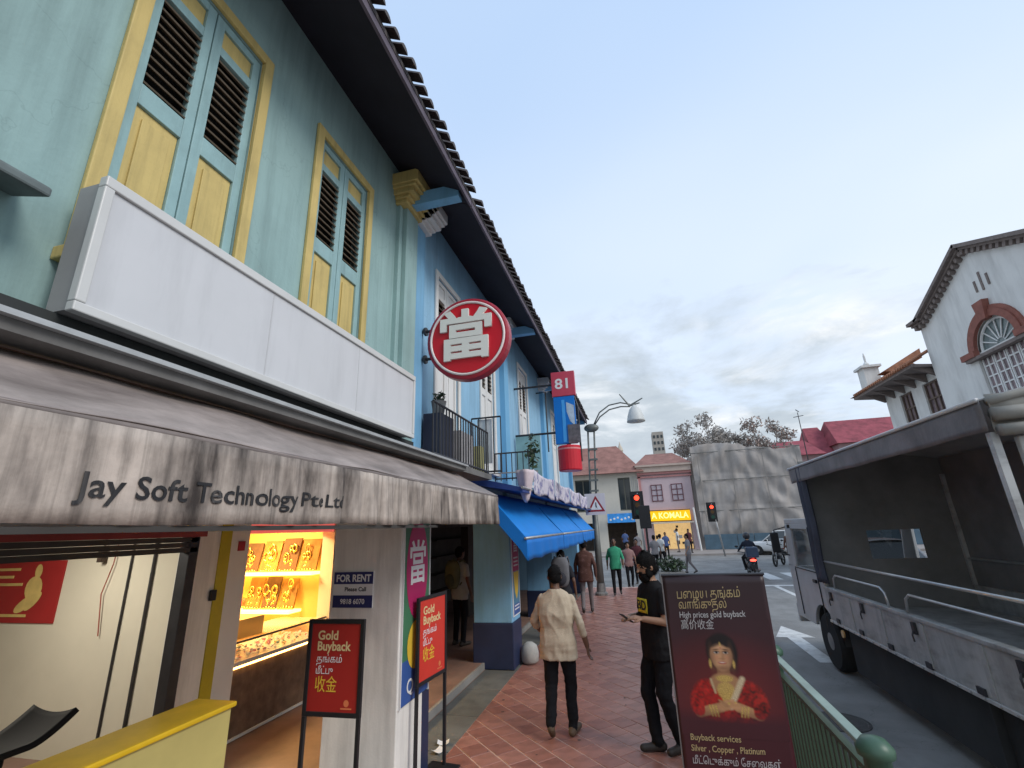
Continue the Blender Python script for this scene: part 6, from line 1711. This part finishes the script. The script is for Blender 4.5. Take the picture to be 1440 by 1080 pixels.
# bulkhead with window, cab
b = MB(); wall_open_y(b, YF + .001, YF + .04, TX0 + .02, TX1 + .01, .73, 2.985, [(3.34, 4.06, 1.47, 1.88)]); b.build('bulkhead', M_TARP, TK)
cb = MB()
CY1 = 10.38
WSH = [(TX0 + .06, TX0 + .11)]
# near and far cab sides with window openings (trapezoid front pillar)
for x0, x1 in ((TX0 + .02, TX0 + .07), (TX1 - .07, TX1 - .02)):
    arc = [(8.95 + .48 * math.cos(t), .30 + .48 * math.sin(t)) for t in [math.radians(a_) for a_ in range(15, 126, 10)]] + [(YF + .06, .682)]
    cb.prism([(x0, p[0], p[1]) for p in [(YF + .06, 1.28), (10.30, 1.28), (10.30, .42), (9.43, .42)] + arc], (x1 - x0, 0, 0))
    cb.box(x0, x1, YF + .06, 8.92, 1.28, 2.0)
    cb.box(x0, x1, 8.92, 9.98, 1.92, 2.0)
    cb.prism([(x0, 9.88, 1.28), (x0, 10.30, 1.28), (x0, 10.12, 2.0), (x0, 9.80, 2.0)], (x1 - x0, 0, 0))
cb.box(TX0 + .071, TX1 - .071, 10.22, 10.36, .42, 1.25)
cb.box(TX0 + .02, TX1 - .02, YF + .06, 10.10, 2.001, 2.09)
cab = cb.build('cab', M_TKP, TK, bevel=.02)
b = MB(); b.quad((TX0 + .075, 10.30, 1.26), (TX1 - .075, 10.30, 1.26), (TX1 - .075, 10.08, 2.0), (TX0 + .075, 10.08, 2.0)); b.build('windscreen', M_CLR, cab)
b = MB(); b.poly([(TX0 + .045, 8.93, 1.285), (TX0 + .045, 9.87, 1.285), (TX0 + .045, 9.79, 1.915), (TX0 + .045, 8.93, 1.915)]); b.build('side_window', mat('cab_side_glass', (.12, .14, .14), .06, .05, alpha=.75), cab)
b = MB(); b.box(TX0 + .008, TX0 + .019, 8.84, 8.86, .5, 1.95); b.box(TX0 + .010, TX0 + .019, 8.86, 9.95, 1.255, 1.27); b.box(TX0 + .008, TX0 + .019, 9.93, 9.95, .5, 1.25); b.build('door_seam', M_CHS, cab)
b = MB(); b.box(TX0 - .012, TX0 + .018, 8.92, 9.05, 1.10, 1.15); b.build('door_handle', M_BLACK, cab, bevel=.005)
b = MB(); b.tube([(TX0 + .02, 10.1, 1.95), (TX0 - .16, 10.18, 1.9), (TX0 - .16, 10.18, 1.5), (TX0 + .02, 10.15, 1.45)], .012, 6); b.build('mirror_arm', M_BLACK, cab)
b = MB(); b.box(TX0 - .24, TX0 - .10, 10.16, 10.22, 1.5, 1.86); b.build('mirror', M_BLACK, cab, bevel=.02)
b = MB(); b.box(TX0 + .04, TX1 - .04, 10.361, 10.46, .30, .62); b.build('bumper', M_TKP, TK, bevel=.02)
b = MB(); b.lathe([(.05, -.02), (.05, 0)], (TX0 - .0, 8.2, .52), 'X', 12); b.build('side_reflector', mat('amber_reflector', (.5, .3, .12), .3), TK)
b = MB(); n = 14
for k in range(n):
    a0, a1 = math.pi * k / n, math.pi * (k + 1) / n
    b.quad((TX0 + .075, 8.95 + .485 * math.cos(a0), .30 + .485 * math.sin(a0)), (TX0 + .075, 8.95 + .485 * math.cos(a1), .30 + .485 * math.sin(a1)), (TX0 + .4, 8.95 + .485 * math.cos(a1), .30 + .485 * math.sin(a1)), (TX0 + .4, 8.95 + .485 * math.cos(a0), .30 + .485 * math.sin(a0)))
b.build('wheel_arch', M_CHS, TK)
for x in (TX0 + .16, TX1 - .16): wheel(TK, x, 8.95, G0 + .40, .40, .24)
for x in (TX0 + .16, TX0 + .42, TX1 - .16, TX1 - .42): wheel(TK, x, 4.78, G0 + .40, .40, .22)
b = MB(); b.box(TX0 + .35, TX0 + .75, 6.2, 7.3, .12, .42); b.build('toolbox', M_CHS, TK, bevel=.01)
b = MB(); b.box(TX0 + .03, TX0 + .5, 5.30, 5.315, G0 + .12, .62); b.build('mud_flap', M_CHS, TK)

# ---- cars
def car(loc, yaw, label, paint, tail=False, Lc=4.3, Wc=1.72, Hc=1.48):
    th = thing('parked_car', loc, label, 'car', 'cars on the road'); th.rotation_euler = (0, 0, yaw); W[th.name] = Vector((0, 0, 0))
    def sec(y):           # half width, sill, belt, roof at position along the car (front = +Y)
        t = y / (Lc / 2)
        hw = Wc / 2 * (1 - .10 * abs(t) ** 4)
        belt = .86 - .10 * max(0, t) ** 2 - .02 * max(0, -t)
        return hw, .24 + .05 * abs(t) ** 3, belt
    b = MB(); n = 22; rows = []
    for i in range(n + 1):
        y = -Lc / 2 + Lc * i / n; hw, sill, belt = sec(y)
        e = 1 if 0 < i < n else .0
        top = belt * (1 if e else .82)
        k = hw * (1 if e else .9)
        rows.append([(-k * .93, y, sill), (-k, y, sill + .16), (-k * .99, y, top - .1), (-k * .90, y, top), (0, y, top + .03), (k * .90, y, top), (k * .99, y, top - .1), (k, y, sill + .16), (k * .93, y, sill)])
    v = [p for r_ in rows for p in r_]; f = []
    for i in range(n):
        for q in range(8): f.append((i * 9 + q, i * 9 + q + 1, (i + 1) * 9 + q + 1, (i + 1) * 9 + q))
        f.append((i * 9 + 8, i * 9, (i + 1) * 9, (i + 1) * 9 + 8))
    f += [tuple(range(9)), tuple(n * 9 + q for q in range(8, -1, -1))]
    b.add(v, f); b.build('body', paint, th, smooth=True)
    g = MB()
    y0, y1, y2, y3 = -Lc * .44, -Lc * .30, Lc * .06, Lc * .24
    hw = Wc / 2 * .88; rw = Wc / 2 * .68
    P = [(-hw, y0, .84), (-hw, y3, .84), (hw, y3, .84), (hw, y0, .84), (-rw, y1, Hc - .03), (-rw, y2, Hc - .02), (rw, y2, Hc - .02), (rw, y1, Hc - .03)]
    g.add(P, [(0, 1, 5, 4), (1, 2, 6, 5), (2, 3, 7, 6), (3, 0, 4, 7)]); g.build('windows', M_VGLS, th)
    r_ = MB(); r_.grid(lambda u, v_: (-rw - .02 + (2 * rw + .04) * u, y1 - .04 + (y2 - y1 + .08) * v_, Hc - .03 + .05 * (1 - (2 * u - 1) ** 2) + .02 * math.sin(v_ * math.pi)), 8, 8); r_.build('roof', paint, th, smooth=True, solid=.03)
    for a, c_ in ((0, 4), (1, 5), (2, 6), (3, 7)):
        pm = MB(); pm.tube([P[a], P[c_]], .035, 6); pm.build('pillar', paint, th)
    for sx in (-1, 1):
        pm = MB(); pm.tube([(sx * hw, -.35, .84), (sx * rw, -.4, Hc - .03)], .03, 6); pm.build('pillar', paint, th)
    for sx in (-1, 1):
        for yy_ in (-Lc * .30, Lc * .31): wheel(th, sx * (Wc / 2 - .09), yy_, .31, .31, .20)
        b = MB(); b.box(sx * Wc * .36 - .14, sx * Wc * .36 + .14, -Lc / 2 - .012, -Lc / 2 + .10, .60, .76); b.build('tail_light', M_TAIL if tail else mat('tail_red', (.4, .02, .02), .3), th, bevel=.01)
        b = MB(); b.box(sx * Wc * .34 - .16, sx * Wc * .34 + .16, Lc / 2 - .14, Lc / 2 - .0, .55, .68); b.build('headlight', mat('headlamp_glass', (.7, .7, .7), .1, .05), th, bevel=.02)
        b = MB(); b.box(sx * (Wc / 2 + .02) - .07, sx * (Wc / 2 + .02) + .07, Lc * .15, Lc * .15 + .1, .86, .98); b.build('mirror', paint, th, bevel=.02)
    b = MB(); b.box(-.25, .25, -Lc / 2 - .016, -Lc / 2 - .0, .46, .57); b.build('number_plate', M_PRW, th)
    return th
M_CARW = mat('white_car_paint', (.66, .66, .65), .25, .03, coat=.5); M_CARG = mat('grey_car_paint', (.30, .31, .32), .25, .05, metal=.3, coat=.5)
car((8.9, 36.4 - 1.0, G0), R(60), 'white car turning at the junction before the blue barriers', M_CARW)
car((7.2, 18.6, G0), R(0), 'grey car with lit tail lights waiting beyond the lorry', M_CARG, tail=True)

# ---- motorcycles
def motorcycle(loc, yaw, label, lit, box_col, rider=None):
    th = thing('motorcycle', loc, label, 'motorcycle', 'motorcycles on the road'); th.rotation_euler = (0, 0, yaw); W[th.name] = Vector((0, 0, 0))
    for y in (-.62, .62):
        b = MB(); b.tube([(0, y + .25 * math.cos(t), .29 + .25 * math.sin(t)) for t in [2 * math.pi * k / 22 for k in range(22)]], .045, 8, closed=True); wo = b.build('wheel', M_TYRE, th, smooth=True)
        b = MB(); b.lathe([(.05, -.05), (.06, 0), (.05, .05)], (0, y, .29), 'X', 12)
        for k in range(6): b.tube([(0, y, .29), (0, y + .23 * math.cos(k * 1.047), .29 + .23 * math.sin(k * 1.047))], .01, 5)
        b.build('spokes', M_RIM, wo)
    b = MB(); b.ell((0, 0, .48), (.15, .36, .19), 14, 9); b.ell((0, .12, .74), (.14, .26, .12), 14, 9); b.ell((0, -.62, .70), (.12, .26, .10), 12, 8); b.build('body', mat('motor_dark', (.03, .03, .035), .35, .1), th, smooth=True)
    b = MB(); b.ell((0, -.25, .80), (.13, .36, .06), 14, 8); b.build('seat', M_BLACK, th, smooth=True)
    b = MB(); b.tube([(-.06, .62, .29), (-.07, .42, .95)], .025, 6); b.tube([(.06, .62, .29), (.07, .42, .95)], .025, 6); b.build('fork', M_RIM, th)
    b = MB(); b.tube([(-.36, .30, 1.02), (-.15, .40, .98), (.15, .40, .98), (.36, .30, 1.02)], .016, 6); b.build('handlebar', M_BLACK, th)
    b = MB(); b.tube([(.16, .1, .3), (.18, -.4, .32), (.18, -.85, .42)], [.03, .045, .05], 8); b.build('exhaust', M_RIM, th, smooth=True)
    b = MB(); b.box(-.21, .21, -1.08, -.68, .86, 1.24); b.build('top_box', box_col, th, bevel=.04)
    b = MB(); b.ell((0, -.92, .76), (.11, .04, .045), 10, 6); b.build('tail_light', M_TAIL if lit else mat('tail_red', (.4, .02, .02), .3), th, smooth=True)
    b = MB(); b.box(-.1, .1, -.97, -.955, .46, .62); b.build('number_plate', M_BLK, th)
    for sx in (-1, 1):
        b = MB(); b.tube([(sx * .28, .32, 1.02), (sx * .36, .28, 1.18)], .008, 5); b.ell((sx * .37, .27, 1.21), (.07, .015, .04), 8, 5); b.build('mirror', M_BLACK, th)
    return th
M_BOXB = mat('dark_blue_box', (.03, .05, .09), .4, .1)
motorcycle((4.05, 21.4, G0), R(-3), 'motorcycle with lit tail light and dark top box ahead of the lorry', True, M_BOXB)
SIT = dict(hipR=(.10, 0, .92), hipL=(-.10, 0, .92), kneeR=(.22, .38, .80), kneeL=(-.22, .38, .80), ankR=(.20, .16, .42), ankL=(-.20, .16, .42), toeR=(.21, .33, .36), toeL=(-.21, .33, .36),
           elR=(.30, .14, 1.18), elL=(-.30, .14, 1.18), wrR=(.33, .42, 1.08), wrL=(-.33, .42, 1.08), hdR=(0, 1, -.1), hdL=(0, 1, -.1))
def helmet(c, yaw, label, col):
    th = thing('helmet', c, label, 'helmet', 'motorcycle helmets'); th.rotation_euler = (0, 0, yaw); W[th.name] = Vector((0, 0, 0))
    b = MB(); b.ell((0, 0, 0), (.135, .155, .15), 18, 12); b.v = [p for p in b.v]; b.build('shell', col, th, smooth=True)
    b = MB(); b.ell((0, .06, -.02), (.115, .11, .07), 14, 9); b.build('visor', M_GLASS, th, smooth=True)
person('rider in dark jacket on the motorcycle ahead of the lorry', (4.05, 21.2, G0 + .0), R(-3), 1.72, [SK, cloth('dark_jacket', (.025, .03, .045)), BLKC, SHOE], SIT, .02, sleeve=1.7)
helmet((4.05, 21.24, G0 + 1.62), R(-3), 'dark helmet with pale patch on the rider ahead of the lorry', mat('helmet_dark', (.03, .03, .035), .25, .1))
motorcycle((6.5, 27.2, G0), R(150), 'parked pale motorcycle beyond the cab of the lorry', False, mat('white_box', (.6, .6, .58), .4))
person('rider in brown jacket beside the pale motorcycle', (6.95, 26.6, G0), R(140), 1.70, [SK, cloth('brown_jacket', (.12, .07, .055)), BLKC, SHOE], None, .02, sleeve=1.7, group='riders')

# ---- planting beside the crossing
def shrub(c, r, label):
    th = thing('shrub', c, label, 'shrub', 'shrubs beside the crossing')
    b = MB(); b.box(c[0] - r * .8, c[0] + r * .8, c[1] - .3, c[1] + .3, c[2], c[2] + .4); b.build('planter', M_CONC, th, bevel=.02)
    b = MB(); leaves(b, (c[0], c[1], c[2] + .65), r, 420, .09, 3, (1, .6, .5)); b.build('foliage', M_LEAF, th, fix=False)
shrub((1.0, 20.6, G0), .62, 'dark green shrub in a planter behind the bearded man')
